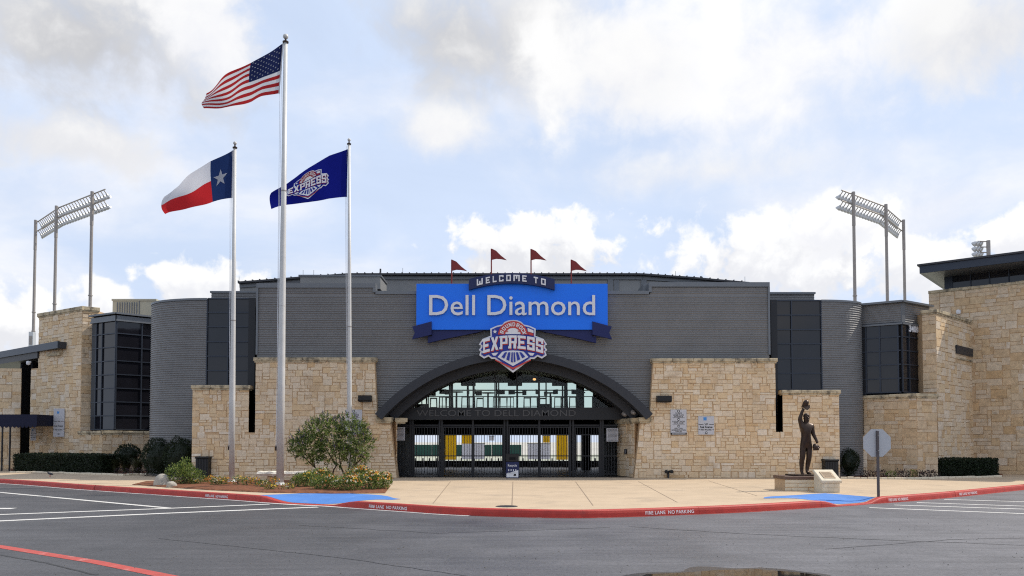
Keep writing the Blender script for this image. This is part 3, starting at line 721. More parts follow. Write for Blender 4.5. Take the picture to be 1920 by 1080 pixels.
# clerestory wall and roof
YR = 44.0
RPX = [(447, 530), (500, 526), (561, 521), (655, 514.5), (712, 514.5), (960, 514.5), (1192, 514.5), (1206, 514.8), (1300, 521.5), (1404, 531)]
RP = [(X_(x, YR), Z_(y, YR)) for x, y in RPX]
MB().prism([(p[0], p[1] - .10) for p in RP] + [(RP[-1][0], 7.5), (RP[0][0], 7.5)], (0, YR, 0), UX, UZ, NF, -.3, 0).build('clerestory_wall', panel_m, hall)
for a, b in zip(RP[:-1], RP[1:]):
    d = Vector((b[0] - a[0], 0, b[1] - a[1])); w = d.length; d.normalize(); V = Vector((-d.z, 0, d.x)); O = Vector((a[0], YR, a[1]))
    MB().obox(O, d, V, NF, 0, w, -.10, 0, -9, .35).build('roof_sheet', roof_m, hall)
    MB().obox(O, d, V, NF, 0, w, -.30, -.102, -.02, .10).build('roof_fascia', trim_m, hall)
    k = max(1, int(w / .39))
    for i in range(k):
        MB().obox(O, d, V, NF, w * i / k, w * i / k + .05, -.001, .05, -9, .353).build('roof_seam', roof_m, hall)
for px in (1140, 1203):
    MB().box(X_(px, YR), X_(px, YR) + .3, YR - .08, YR, 7.6, Z_(518, YR)).build('wall_post', trim_m, hall)
MB().box(X_(1142, YR) + .3, X_(1153, YR) + .25, YR - .05, YR - .002, 7.6, Z_(523, YR)).build('access_door', trim_m, hall)
for px, yt, r_ in ((712, 504, .05), (1316, 518, .05)):
    MB().tube([(X_(px, YR), YR, Z_(530, YR)), (X_(px, YR), YR, Z_(yt, YR))], r_, 8).build('vent_pipe', roof_m, hall)
for px, y0, y1 in ((448, 530, 520), (568, 520, 508), (588, 519, 508), (755, 514, 504), (1267, 520, 510), (1397, 531, 520)):
    MB().tube([(X_(px, YR), YR - .2, Z_(y0, YR)), (X_(px, YR), YR - .2, Z_(y1, YR))], .012, 5).build('lightning_rod', trim_m, hall)
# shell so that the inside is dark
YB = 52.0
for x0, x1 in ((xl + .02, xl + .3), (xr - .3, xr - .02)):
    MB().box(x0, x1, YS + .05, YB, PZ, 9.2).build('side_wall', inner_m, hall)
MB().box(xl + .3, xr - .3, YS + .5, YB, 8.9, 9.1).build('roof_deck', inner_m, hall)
# arch beam: front ring and deeper soffit ring
def arch_ring(R0, R1, y0, y1, name, m):
    a0 = math.asin(min(1, (zsp - azc) / R1)); n = 48; vs = []; fs = []
    for i in range(n + 1):
        q = a0 + (math.pi - 2 * a0) * i / n
        for Rr, y in ((R1, y0), (R0, y0), (R0, y1), (R1, y1)): vs.append((axc + Rr * math.cos(q), y, azc + Rr * math.sin(q)))
    for i in range(n):
        for k in range(4): fs.append((4 * i + k, 4 * i + (k + 1) % 4, 4 * i + 4 + (k + 1) % 4, 4 * i + 4 + k))
    fs += [(0, 1, 2, 3), tuple(4 * n + k for k in (3, 2, 1, 0))]
    MB().add(vs, fs).build(name, m, hall)
arch_ring(AR - .41, AR, YS - .75, YS + .25, 'arch_beam', arch_m)
arch_ring(AR - .80, AR - .40, YS + .26, YS + 1.6, 'arch_soffit', arch_m)
# upper lounge floor, header with lettering, ceiling, rear walls
xi0, xi1 = xl + .3, xr - .3
yf = 40.4; zf = Z_(765, yf); zhb = Z_(787, yf)
MB().box(xi0, xi1, yf, YB - .4, zf - .35, zf).build('lounge_floor', inner_m, hall)
MB().box(xi0, xi1, yf - .15, yf - .002, zhb, zf + .02).build('header_beam', dark_m, hall)
zce = 5.95
MB().box(xi0, xi1, YS + 1.7, YB - .4, zce, zce + .2).build('ceiling', inner_m, hall)
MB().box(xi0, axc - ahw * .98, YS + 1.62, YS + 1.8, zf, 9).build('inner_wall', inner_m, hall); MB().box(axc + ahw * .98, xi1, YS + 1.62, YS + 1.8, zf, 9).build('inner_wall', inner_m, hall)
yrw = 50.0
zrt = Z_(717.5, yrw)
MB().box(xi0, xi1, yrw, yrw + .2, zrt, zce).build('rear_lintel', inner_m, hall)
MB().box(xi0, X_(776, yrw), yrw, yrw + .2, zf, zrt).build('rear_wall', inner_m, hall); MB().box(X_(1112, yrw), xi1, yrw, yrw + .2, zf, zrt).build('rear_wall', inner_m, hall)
for px, w in ((843, .10), (848, .08), (877, .12), (888, .12), (931, .10), (935, .08), (970, .10), (1011, .10), (1024, .08), (1055, .10), (1061, .22), (1088, .5)):
    MB().box(X_(px, yrw) - w / 2, X_(px, yrw) + w / 2, yrw + .02, yrw + .18, zf, zrt).build('window_mullion', dark_m, hall)
MB().box(X_(776, yrw), X_(1112, yrw), yrw + .03, yrw + .17, Z_(732.5, yrw), Z_(730.5, yrw)).build('window_rail', dark_m, hall)
MB().box(X_(776, yrw), X_(1112, yrw), yrw + .09, yrw + .11, zf, zrt).build('window_glass', glass_m, hall)
for a, b in ((864, 891), (952, 979), (1036, 1061)):
    MB().box(X_(a, 47), X_(b, 47), 47, 47.6, Z_(722.5, 47), zce).build('ceiling_duct', inner_m, hall)
# front glazing of the lounge
yg = yf + .1
for px in (846, 887, 928, 969, 1010):
    MB().box(X_(px, yg) - .03, X_(px, yg) + .03, yg, yg + .1, zf, zce).build('front_mullion', dark_m, hall)
MB().box(axc - ahw * .97, axc + ahw * .97, yg + .03, yg + .05, zf + .003, zce - .01).build('front_glass', glass_m, hall)
for k in range(14):
    a = X_(778 + 25.6 * k, 49.2); b = X_(778 + 25.6 * (k + 1), 49.2)
    MB().box(a + .02, b - .02, 49.2, 49.26, zf + .02, zf + rnd.choice((.32, .36, .62, .30))).build('rail_panel', inner_m, hall)
    MB().box(a - .025, a + .025, 49.18, 49.28, zf, zf + 1.05).build('rail_post', dark_m, hall)
MB().box(X_(778, 49.2), X_(1137, 49.2), 49.19, 49.27, zf + 1.052, zf + 1.10).build('hand_rail', dark_m, hall)
# concourse behind the gates
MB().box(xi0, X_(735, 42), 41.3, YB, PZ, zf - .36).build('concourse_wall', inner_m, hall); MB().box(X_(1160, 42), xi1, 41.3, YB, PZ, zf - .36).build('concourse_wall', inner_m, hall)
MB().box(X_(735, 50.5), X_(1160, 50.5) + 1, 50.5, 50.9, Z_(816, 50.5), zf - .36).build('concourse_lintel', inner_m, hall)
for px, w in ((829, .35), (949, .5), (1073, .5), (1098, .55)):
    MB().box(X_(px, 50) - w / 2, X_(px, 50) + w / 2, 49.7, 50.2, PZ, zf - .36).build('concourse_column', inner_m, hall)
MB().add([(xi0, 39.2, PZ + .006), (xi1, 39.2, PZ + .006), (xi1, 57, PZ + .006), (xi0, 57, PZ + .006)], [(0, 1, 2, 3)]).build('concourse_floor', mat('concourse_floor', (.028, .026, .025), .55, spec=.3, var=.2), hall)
lb = MB(); lb.lathe((X_(1002, 43), 43, Z_(710, 43) - .1), [(.0, 0), (.07, .02), (.09, .08), (.05, .12)], 12); lb.build('ceiling_lamp', mat('warm_bulb', (.9, .5, .25), .4), hall)
b = MATS['warm_bulb'].node_tree.nodes['Principled BSDF']; b.inputs['Emission Color'].default_value = (1, .5, .2, 1); b.inputs['Emission Strength'].default_value = 1.2

# ================================================================== GLAZED LINKS, DRUM WALLS AND PARAPETS
YW = D0 + 1.5
def window_wall(label, pxs, pys, frame_px, slot, flip, par):
    t = thing('glazed_wall', label, 'glass wall', (X_((pxs[0] + pxs[-1]) / 2, YW), YW, PZ))
    for i in range(len(pxs) - 1):
        for j in range(len(pys) - 1):
            x0, x1 = X_(pxs[i], YW), X_(pxs[i + 1], YW); z1, z0 = Z_(pys[j], YW), Z_(pys[j + 1], YW)
            MB().box(x0 + .02, x1 - .02, YW + rnd.uniform(-.004, .004), YW + .03, z0 + .02, z1 - .02).build('pane', tint_m, t)
    for px in pxs: MB().box(X_(px, YW) - .03, X_(px, YW) + .03, YW - .07, YW - .01, Z_(pys[-1], YW), Z_(pys[0], YW)).build('mullion', mull_m, t)
    for py in pys: MB().box(X_(pxs[0], YW) + .032, X_(pxs[-1], YW) - .032, YW - .06, YW - .012, Z_(py, YW) - .03, Z_(py, YW) + .03).build('transom', mull_m, t)
    a, b = frame_px
    MB().box(X_(a, YW) + .033, X_(b, YW) - .033, YW - .25, YW + .1, Z_(slot, YW), Z_(pys[0], YW)).build('metal_jamb', dark_m, t)
    MB().box(min(X_(pxs[0], YW), X_(a, YW)), max(X_(pxs[-1], YW), X_(b, YW)), YW + .12, YW + .3, PZ, Z_(pys[0], YW)).build('back_panel', inner_m, t)
    mb = MB(); y = YW + 1.0; siding_path(mb, [(X_(par[0], y), y), (X_(par[1], y), y)], Z_(par[3] + 4, y), Z_(par[2], y)); mb.build('parapet_siding', siding_m, t)
    MB().box(X_(par[0], y) - .05, X_(par[1], y) + .05, y - .08, y + 2, Z_(par[2], y) - .01, Z_(par[2] - 3, y)).build('parapet_trim', trim_m, t)
    MB().box(X_(par[0], y), X_(par[1], y), y + .05, y + 1.9, Z_(par[3] + 4, y), Z_(par[2], y) - .02).build('parapet_core', inner_m, t)
window_wall('dark tinted window wall left of the arch, behind the shortest left flagpole', (387, 427, 466), (560, 586, 613, 641, 668, 695, 724), (466, 481), 812, 1, (394, 481, 549, 561))
window_wall('dark tinted window wall behind the statue, right of the arch', (1457, 1485, 1541), (563.5, 591, 618, 645, 672, 700, 730), (1443, 1457), 812, -1, (1443, 1529, 551, 564))
def drum(label, a, b, Ya, Yb, ztop, bulge):
    pa, pb = Vector((*xy(a, Ya, 600), 0)), Vector((*xy(b, Yb, 600), 0)); path = []
    for i in range(15):
        q = math.pi / 2 * i / 14
        path.append((lerp(pa.x, pb.x, math.sin(q)), lerp(pa.y, pb.y, 1 - math.cos(q))))
    t = thing('curved_metal_wall', label, 'curved wall', (pa.x, pa.y, PZ)); mb = MB(); siding_path(mb, path, PZ, ztop); mb.build('corrugated_siding', siding_m, t, smooth=False)
    n = len(path); pl = [(x, y - .06) for x, y in path] + [(x, y + .4) for x, y in reversed(path)]
    core(t, pl, ztop, ztop + .10, trim_m, 'parapet_trim'); core(t, [(x, y + .03) for x, y in path] + [(path[-1][0], path[-1][1] + 5), (path[0][0], path[0][1] + 5)], PZ, ztop - .01, inner_m, 'wall_core')
drum('curved corrugated metal wall rising behind the dark left shrubs', 388, 289, YW - .05, 42.4, Z_(563, YW), 1)
drum('curved corrugated metal wall between the statue and the glazed bay numbered 3400', 1540, 1613, YW - .05, 41.3, Z_(566, YW), 1)
# ================================================================== GLAZED CORNER BAYS, PIERS, WINGS
def V3(p): return Vector((p[0], p[1], 0))
def bay(label, A, B, C, ztop, zband, zsill, cols1, cols2, rows, band_mat, jambs):
    """prow-shaped glazed bay: left face A-B, right face B-C"""
    t = thing('glazed_corner_bay', label, 'glass bay', (B[0], B[1], PZ))
    for (P, Q, cols) in ((A, B, cols1), (B, C, cols2)):
        P, Q = V3(P), V3(Q); u, n = inward(P, Q); W = (Q - P).length
        for i in range(len(cols) - 1):
            for j in range(rows):
                z0 = zsill + (zband - zsill) * j / rows; z1 = zsill + (zband - zsill) * (j + 1) / rows
                MB().obox(P, u, UZ, n, W * cols[i] + .02, W * cols[i + 1] - .02, z0 + .02, z1 - .02, -.05, rnd.uniform(-.004, .004)).build('pane', tint_m, t)
        for c in cols: MB().obox(P, u, UZ, n, W * c - .035, W * c + .035, zsill, zband, .005, .07).build('mullion', mull_m, t)
        for j in range(rows + 1):
            z = zsill + (zband - zsill) * j / rows; MB().obox(P, u, UZ, n, .04, W - .04, z - .03, z + .03, .006, .062).build('transom', mull_m, t)
        if jambs:
            a, b = (0, cols[0]) if cols is cols1 else (cols[-1], 1)
            MB().obox(P, u, UZ, n, W * a, W * b, zsill - (1.7 if cols is cols1 and jambs == 2 else 0), zband, -.2, .03).build('metal_jamb', dark_m, t)
        if band_mat == 'siding':
            mb = MB(); siding_path(mb, [(P.x, P.y), (Q.x, Q.y)], zband, ztop - .1); mb.build('band_siding', siding_m, t)
            MB().obox(P, u, UZ, n, -.02, .28 if cols is cols2 else .12, zband, ztop - .1, .0, .06).build('corner_trim', trim_m, t)
        else:
            MB().obox(P, u, UZ, n, 0, W, zband, ztop - .17, -.1, .10).build('band_panel', trim_m, t)
        MB().obox(P, u, UZ, n, -.08, W + .08, ztop - .1, ztop, -.5, .22).build('roof_trim', trim_m, t)
        MB().obox(P, u, UZ, n, -.05, W + .05, zband - .09, zband - .002, -.2, .14).build('eave_trim', trim_m, t)
    ab = [(A[0], A[1] + .06), (B[0], B[1] + .06), (C[0], C[1] + .06), (C[0], C[1] + 4), (A[0], A[1] + 4)]
    core(t, ab, PZ, ztop - .12, inner_m, 'bay_core')
    return t
def plinth(label, A, B, C, zt, seeds, cw=.165):
    t = thing('stone_bay_base', label, 'stone wall', (B[0], B[1], PZ))
    core(t, [A, B, C, (C[0], C[1] + 2.0), (A[0], A[1] + 2.0)], PZ, zt)
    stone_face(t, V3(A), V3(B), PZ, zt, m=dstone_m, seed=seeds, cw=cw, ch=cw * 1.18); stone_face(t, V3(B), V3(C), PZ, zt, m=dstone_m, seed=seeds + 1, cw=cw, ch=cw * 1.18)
    coping(t, V3(A), V3(B), zt, h=.16, back=.4); coping(t, V3(B), V3(C), zt, h=.16, back=.4)
    return t
# ---- left wing
A, B, C = xy(172, 48.0, 700), xy(217, 46.8, 700), xy(293, 48.4, 700)
bay('tall dark glazed corner bay of the left wing, above the hedge', A, B, C, Z_(586, 46.8), Z_(599, 46.8), Z_(805, 46.8), (.20, .45, 1.0), (0.0, .62, .90), 8, 'panel', 1)
plinth('limestone base under the tall glazed bay of the left wing', xy(149, 47.6, 840), xy(192, 46.2, 840), xy(305, 47.4, 840), Z_(813, 46.2), 41)
lp = thing('stone_pier', 'tall limestone pier of the left wing, with a small grey sign', 'stone wall', (xy(120, 49, 800)[0], 49, PZ))
Pc, Pr, Pl = V3(xy(152, 48.2, 720)), V3(xy(183, 48.75, 720)), V3(xy(58, 51.5, 720))
zp = Z_(581, 48.2); z74 = Z_(690, 51)
core(lp, [(Pl.x, Pl.y), (Pc.x, Pc.y), (Pr.x, Pr.y), (Pr.x, Pr.y + 4), (Pl.x, Pl.y + 4)], PZ, z74)
P74 = V3(xy(73, 51.0, 640))
core(lp, [(P74.x, P74.y), (Pc.x, Pc.y), (Pr.x, Pr.y), (Pr.x, Pr.y + 4), (P74.x, P74.y + 4)], z74, zp)
wl = (P74 - Pl).length
stone_face(lp, Pl, Pc, PZ, zp, Lf=lambda z, m: 0 if m < z74 else wl, cw=.18, ch=.21, seed=51, cap=260)
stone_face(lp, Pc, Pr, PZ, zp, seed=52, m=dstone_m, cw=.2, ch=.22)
coping(lp, P74, Pc, zp, h=.22, back=.6, ext=.12); coping(lp, Pc, Pr, zp, h=.22, back=.6, ext=.05)
ul, nl = inward(Pl, Pc); Wl = (Pc - Pl).length
MB().obox(Pl, ul, UZ, nl, Wl * .36, Wl * .62, Z_(668.5, 50.2), Z_(665, 50.2) + .05, -.1, .14).build('stone_ledge', cap_m, lp)
# slab roof that slides into the pier
cr = thing('canopy_roof', 'flat dark metal canopy roof running into the stone pier of the left wing', 'canopy', (xy(30, 53, 700)[0], 53, PZ + 4))
Ra, Rb = V3(xy(112, 48.8, 645)), V3(xy(0, 54.8, 665)); ur, nr = inward(Rb, Ra); Wr = (Ra - Rb).length
zr = Z_(640.5, 48.8)
MB().obox(Rb, ur, UZ, nr, -9, Wr, zr - .40, zr, -7, 0).build('roof_slab', roof_m, cr)
MB().obox(Rb, ur, UZ, nr, -9, Wr, zr - .40, zr + .03, .001, .12).build('fascia', mull_m, cr)
MB().obox(Rb, ur, UZ, nr, -9, Wr * .66, zr - .80, zr - .402, -6.5, .02).build('roof_beam', roof_m, cr)
lo = thing('stone_wall', 'shaded limestone wall under the canopy roof at the far left', 'stone wall', (xy(10, 52, 800)[0], 52, PZ))
Q0, Q1 = V3(xy(-90, 51.5, 780)), V3(xy(39, 51.8, 780)); core(lo, [(Q0.x, Q0.y), (Q1.x, Q1.y), (Q1.x - 3, Q1.y + 2), (Q0.x, Q0.y + 2)], PZ, Z_(691, 51.8)); stone_face(lo, Q0, Q1, PZ, Z_(691, 51.8), seed=53, cw=.19, ch=.22, cap=200)
dwj = [(xy(40, 52.2, 800)[0], 52.0, 54), (xy(58.5, 51.62, 800)[0] - .12, 51.65, 54)]
dw = thing('dark_doorway', 'dark recessed doorway beside the tall pier of the left wing', 'doorway', (xy(50, 54, 800)[0], 54, PZ))
MB().box(xy(36, 54, 800)[0], xy(80, 54, 800)[0], 54, 54.3, PZ, 7.35).build('back_wall', inner_m, dw)
for x_, y0_, y1_ in dwj: MB().box(x_, x_ + .1, y0_, y1_, PZ, 7.0).build('door_jamb', inner_m, dw)
for a, b in ((38, 47), (48, 57)):
    MB().box(xy(a, 53.8, 800)[0], xy(b, 53.8, 800)[0], 53.85, 53.95, PZ, 3.0).build('door', tint_m, dw)
    MB().box(xy(b, 53.8, 800)[0] - .05, xy(b, 53.8, 800)[0] + .05, 53.78, 53.99, PZ, 3.1).build('door_frame', dark_m, dw)
aw = thing('entrance_awning', 'navy fabric entrance awning with a scalloped edge on thin posts', 'awning', (xy(20, 47.5, 800)[0], 47.5, PZ))
ya = 47.4; x0, x1 = xy(-60, ya, 790)[0], xy(69, ya, 790)[0]; za, zb = Z_(801, ya), Z_(777, ya)
mb = MB(); mb.box(x0, x1, ya, ya + 4, za + .1, zb)
mb.build('canopy', bnavy_m, aw); n = 17; mb = MB()
for i in range(n):
    a = x0 + (x1 - x0) * i / n; w = (x1 - x0) / n
    mb.prism([(a + .005, za + .1), (a + w * .2, za), (a + w * .5, za - .04), (a + w * .8, za), (a + w - .005, za + .1)], (0, ya, 0), UX, UZ, NF, -.02, .01)
mb.build('valance', bnavy_m, aw)
for px in (2, 16.5):
    MB().tube([(xy(px, ya, 840)[0], ya + .1, PZ), (xy(px, ya, 840)[0], ya + .1, za + .2)], .05, 8).build('post', dark_m, aw)
# ---- right wing
A, B, C = xy(1612, 41.5, 680), xy(1691, 40.4, 680), xy(1744, 41.9, 680)
t3400 = bay('dark glazed corner bay of the right wing with the white number 3400', A, B, C, Z_(563.5, 40.4), Z_(605, 40.4), Z_(735, 40.4), (.16, .49, .92), (.0, .23, .60, .88), 5, 'siding', 2)
P, Q = V3(B), V3(C); u, n = inward(P, Q); W_ = (Q - P).length
for k, c in enumerate('3400'):
    mb = MB(); text_mb(mb, c, P + u * (W_ * (.245 + .082 * k)) + Vector((0, 0, Z_(623, 41.0))), u, UZ, n, .46, .03, .075, 'c', .03, 1, width=W_ * .074); mb.build('digit', white_m, t3400)
plinth('limestone base under the glazed bay numbered 3400, behind the stop sign', xy(1619.5, 41.2, 800), xy(1719, 39.5, 800), xy(1757, 39.95, 800), Z_(744, 39.5), 61)
lw = thing('low_stone_wall', 'short low limestone wall stub left of the right wing bay base', 'stone wall', (xy(1612, 41, 850)[0], 41, PZ)); a0, a1 = V3(xy(1605, 41.0, 850)), V3(xy(1626, 40.9, 850))
core(lw, [(a0.x, a0.y), (a1.x, a1.y), (a1.x, a1.y + 1), (a0.x, a0.y + 1)], PZ, Z_(817, 41)); stone_face(lw, a0, a1, PZ, Z_(817, 41), seed=64)
rp = thing('stone_pier', 'limestone pier of the right wing beside the glazed bay numbered 3400', 'stone wall', (xy(1780, 42, 800)[0], 42, PZ))
Pl, Pc, Pr = V3(xy(1731, 40.75, 720)), V3(xy(1756.5, 40.3, 720)), V3(xy(1824, 44.2, 720)); zp = Z_(586, 40.3)
core(rp, [(Pl.x, Pl.y), (Pc.x, Pc.y), (Pr.x, Pr.y), (Pr.x, Pr.y + 2), (Pl.x, Pl.y + 3)], PZ, zp)
stone_face(rp, Pl, Pc, Z_(735, 40.3), zp, seed=65, m=dstone_m); stone_face(rp, Pc, Pr, PZ, zp, seed=66, cw=.185, ch=.21, cap=285)
coping(rp, Pl, Pc, zp, h=.17, ext=.06, back=.3); coping(rp, Pc, Pr, zp, h=.17, ext=.08, back=.3)
ur, nr = inward(Pc, Pr); Wp = (Pr - Pc).length
MB().obox(Pc, ur, UZ, nr, Wp * .50, Wp * 1.0, Z_(664, 42.6), Z_(648.5, 42.6), -.3, .10).build('steel_beam', arch_m, rp)
MB().obox(Pc, ur, UZ, nr, Wp * .52, Wp * 1.0, Z_(674, 42.6), Z_(671, 42.6), -.3, .09).build('stone_ledge', cap_m, rp)
rw = thing('right_wing_building', 'tall limestone wing at the far right with strip windows under a deep overhanging roof', 'building', (xy(1860, 43, 850)[0], 43, PZ))
rw.name = 'stone_wing_building'
W0, W1 = V3(xy(1743, 45.4, 640)), V3(xy(1920, 42.5, 640)); uw, nw = inward(W0, W1); Wv = (W1 - W0).length; zw = Z_(551, 45.4)
We = W0 + uw * (Wv + 6)
core(rw, [(W0.x, W0.y), (We.x, We.y), (We.x + 6, We.y + 8), (W0.x + 6, W0.y + 8)], PZ, zw)
sw = thing('stone_facing', None, None, (0, 0, 0)); sw.parent = rw; sw.location = W0 - rw.location
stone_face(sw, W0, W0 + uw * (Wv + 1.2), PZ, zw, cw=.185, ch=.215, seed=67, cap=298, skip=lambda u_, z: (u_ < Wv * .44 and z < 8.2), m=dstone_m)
stone_face(sw, W0 + uw * (Wv + 1.2), W0 + uw * (Wv + 6), PZ, zw, cw=.185, ch=.215, seed=68, cap=0, m=dstone_m)
coping(rw, W0, W0 + uw * (Wv + 6), zw, h=.16, out=.07, back=.5, ext=.02)
O = W0 + uw * 0.0; setb = 1.1; zr0, zr1 = zw + .16, Z_(512, 45.4) + .55
for k in range(12):
    a = 1.0 + k * .93
    if a > Wv + 4: break
    MB().obox(W0, uw, UZ, nw, a + .04, a + .89, zr0, zr1, -setb - .05, -setb + rnd.uniform(-.004, .004)).build('window_pane', tint_m, rw)
    MB().obox(W0, uw, UZ, nw, a - .03, a + .03, zr0, zr1, -setb - .04, -setb + .06).build('window_mullion', mull_m, rw)
MB().obox(W0, uw, UZ, nw, .6, 1.0, zr0, zr1, -setb - 3, -setb + .03).build('window_jamb', mull_m, rw)
MB().obox(W0, uw, UZ, nw, .7, Wv + 6, zr0, zr1, -6, -setb - .06).build('clerestory_core', inner_m, rw)
zt_ = Z_(494, 44.6)
MB().obox(W0, uw, UZ, nw, -.35, Wv + 6, zt_ - .10, zt_, -7, 1.05).build('roof_sheet', roof_m, rw)
MB().obox(W0, uw, UZ, nw, -.25, Wv + 6, zt_ - .52, zt_ - .102, -6.8, .95).build('roof_fascia', mull_m, rw)
MB().prism([(-6.5, zr1), (-setb + .1, zr1), (.9, zt_ - .525), (-6.5, zt_ - .525)], W0 + uw * (-.05), nw, UZ, uw, 0, Wv + 6).build('soffit', trim_m, rw)
# small security camera, floodlights
def wallcam(label, p, n):
    t = thing('security_camera', label, 'camera', p); MB().obox(p, UX, UZ, n, -.05, .05, -.06, .06, 0, .18).build('bracket', white_m, t)
    MB().lathe(p + n * .12 + Vector((0, 0, -.14)), [(.03, -.06), (.10, -.03), (.12, .05), (.12, .16), (.05, .2)], 12).build('housing', white_m, t)
wallcam('white dome security camera on the tall stone wing under the roof', W0 + uw * (Wv * .33) + Vector((0, 0, Z_(583, 44.4))), nw)
wallcam('white security camera at the corner under the canopy roof of the left wing', V3(xy(57, 50.9, 678)) + Vector((0, 0, Z_(679, 50.9))), nl)
# ---- rooftop unit
ac = thing('rooftop_unit', 'beige rooftop air conditioning unit behind the left glazed bay', 'air conditioner', (xy(250, 53, 580)[0], 53, 8))
ya = 53; x0, x1, xm = X_(211, ya, 580), X_(292, ya, 580), X_(235, ya, 580); z0, z1 = Z_(605, ya), Z_(564, ya)
MB().box(x0, x1, ya, ya + 3, z0, z1).build('casing', beige_m, ac); MB().box(x0 - .05, x1 + .05, ya - .05, ya + 3, z1, z1 + .12).build('lid', beige_m, ac)
for k in range(9): MB().box(x0 + .3 + k * .16, x0 + .36 + k * .16, ya - .04, ya - .001, z0, z1 - .1).build('louvre', trim_m, ac)
MB().box(xm + .9, xm + .96, ya - .03, ya - .001, z0, z1 - .02).build('panel_seam', trim_m, ac)

# ================================================================== STADIUM LIGHTS
def light_tower(label, tops, base_px, z_arm, ext, side):
    p = [at(px, py, Y) for px, py, Y in tops]
    t = thing('stadium_light_tower', label, 'light tower', (p[1].x, p[1].y, 0))
    zt = sum(q.z for q in p) / len(p)
    for q in p:
        MB().tube([(q.x, q.y, 0), (q.x, q.y, zt - 3)], [.165, .13], 10).build('pole', tower_m, t)
        MB().tube([(q.x, q.y, zt - 3.0), (q.x, q.y, zt)], [.15, .15], 10).build('pole_head', tower_m, t)
        for dz in (9.3, 11.2): MB().lathe((q.x, q.y, zt - dz), [(.14, 0), (.19, .02), (.19, .10), (.14, .12)], 10).build('pole_collar', tower_m, t)
    # the racks run straight from pole to pole
    def arc(q): 
        v = p[0].lerp(p[1], q * 2) if q < .5 else p[1].lerp(p[2], q * 2 - 1)
        v.z = zt; return v
    a, b = p[0], p[-1]; d = (b - a); d.z = 0; L_ = d.length; d.normalize(); n = Vector((-d.y, d.x, 0))
    if n.y < 0: n = -n
    e0, e1 = ext[0] / L_, ext[1] / L_; proto = None
    for k, dz in enumerate((.12, 1.05)):
        dn = Vector((0, 0, -dz)); K = 22
        pts = [arc(-e0 + (1 + e0 + e1) * i / K) + dn + n * .2 for i in range(K + 1)]
        MB().tube(pts, .055, 6).build('cross_arm', tower_m, t)
        cnt = int(L_ * (1 + e0 + e1) / .53)
        for i in range(cnt):
            q = arc(-e0 + (1 + e0 + e1) * (i + .5) / cnt) + dn + n * .2
            if proto is None:
                mb = MB(); mb.tube([(0, 0, 0), n * .26 + Vector((0, 0, -.34))], .04, 6); arm = mb
                ax = (n * .72 + Vector((0, 0, -.7))).normalized()
                arm.lathe(n * .22 + Vector((0, 0, -.30)), [(.05, 0), (.10, .04), (.12, .16), (.20, .28), (.23, .42), (.22, .44)], 10, 1, axis=ax)
                proto = arm.build('floodlight', [tower_m, lamp_m], None); proto.parent = t; proto.location = q - t.location
            else:
                c = proto.copy(); COL.objects.link(c); c.parent = t; c.location = q - t.location
    return t
light_tower('three-pole stadium light tower rising behind the left wing', [(67, 413, 79.1), (106, 386, 74.3), (173, 359, 70.0)], None, 0, (.1, 1.9), 1)
light_tower('three-pole stadium light tower rising behind the right wing', [(1600, 358, 70.0), (1661, 385, 73.7), (1694, 412, 78.9)], None, 0, (1.7, .1), -1)
bx = thing('electrical_box', 'grey electrical box strapped to the outermost left light pole', 'electrical box', at(57, 650, 78.3)); MB().box(at(53.5, 640, 78)[0], at(61.5, 640, 78)[0], 78, 78.5, Z_(650, 78), Z_(622, 78)).build('cabinet', lamp_m, bx); MB().box(at(55, 640, 78)[0], at(60, 640, 78)[0], 77.96, 77.999, Z_(646, 78), Z_(630, 78)).build('door', tower_m, bx)
q = at(1853, 451, 72.0); st = thing('short_light_mast', 'small three-lamp light mast peeking over the right wing roof', 'light mast', (q.x, q.y, 0))
MB().tube([(q.x, q.y, 0), (q.x, q.y, q.z)], .17, 10).build('pole', tower_m, st)
for k in range(3):
    z = q.z - .1 - .5 * k; MB().tube([(q.x, q.y, z), (q.x - .8, q.y + .3, z + .1)], .05, 6).build('cross_arm', tower_m, st)
    for s in (.35, .62, .9):
        MB().lathe((q.x - s, q.y + .2, z + .05), [(.05, 0), (.14, .1), (.24, .3), (.24, .42)], 10, 0, axis=(-.45, .6, -.5)).build('floodlight', lamp_m, st)
# ================================================================== BIG SIGN
YP = YS - .45                                          # front plane of the blue board
def sx(px): return X_(px, YP)
def sz(py): return Z_(py, YP)
SO = Vector((0, YP, 0))
def zc(x, y):                                          # coordinates of the enlarged view of the sign -> board plane
    return (sx(700 + x / 3.556), sz(440 + y / 3.556))
sign = thing('stadium_name_sign', 'wide bright blue sign reading Dell Diamond above the arch', 'sign', ((sx(780) + sx(1140)) / 2, YP, sz(620)))
MB().box(sx(780), sx(1140), YP, YP + .30, sz(618), sz(532)).build('board', blue_m, sign)
MB().box(sx(800), sx(1120), YP + .301, YS, sz(610), sz(540)).build('bracket_frame', dark_m, sign)
def letters(body, x0, x1, base, top, parent, depth, bold, m, Y):
    """each letter its own mesh, widths taken from the font"""
    tot = text_width(body, bold); sc = (x1 - x0) / (tot[1] - tot[0])
    ch = text_mesh('D', bold)[0]; hs = (top - base) / max(p.y for p in ch)
    for i, c in enumerate(body):
        if c == ' ': continue
        adv = text_width(body[:i] + 'l', bold)[1] - text_width('l', bold)[1] if i else 0
        mb = MB(); vs = text_mesh(c, bold)[0]; cx = (min(p.x for p in vs) + max(p.x for p in vs)) / 2
        wdt = max(p.x for p in vs) - min(p.x for p in vs)
        text_mb(mb, c, (x0 + (adv + cx - tot[0]) * sc, Y, base), UX, UZ, NF, hs, depth, .03, 'c', bold, 1, 0, width=wdt * sc)
        mb.build('letter', m, parent)
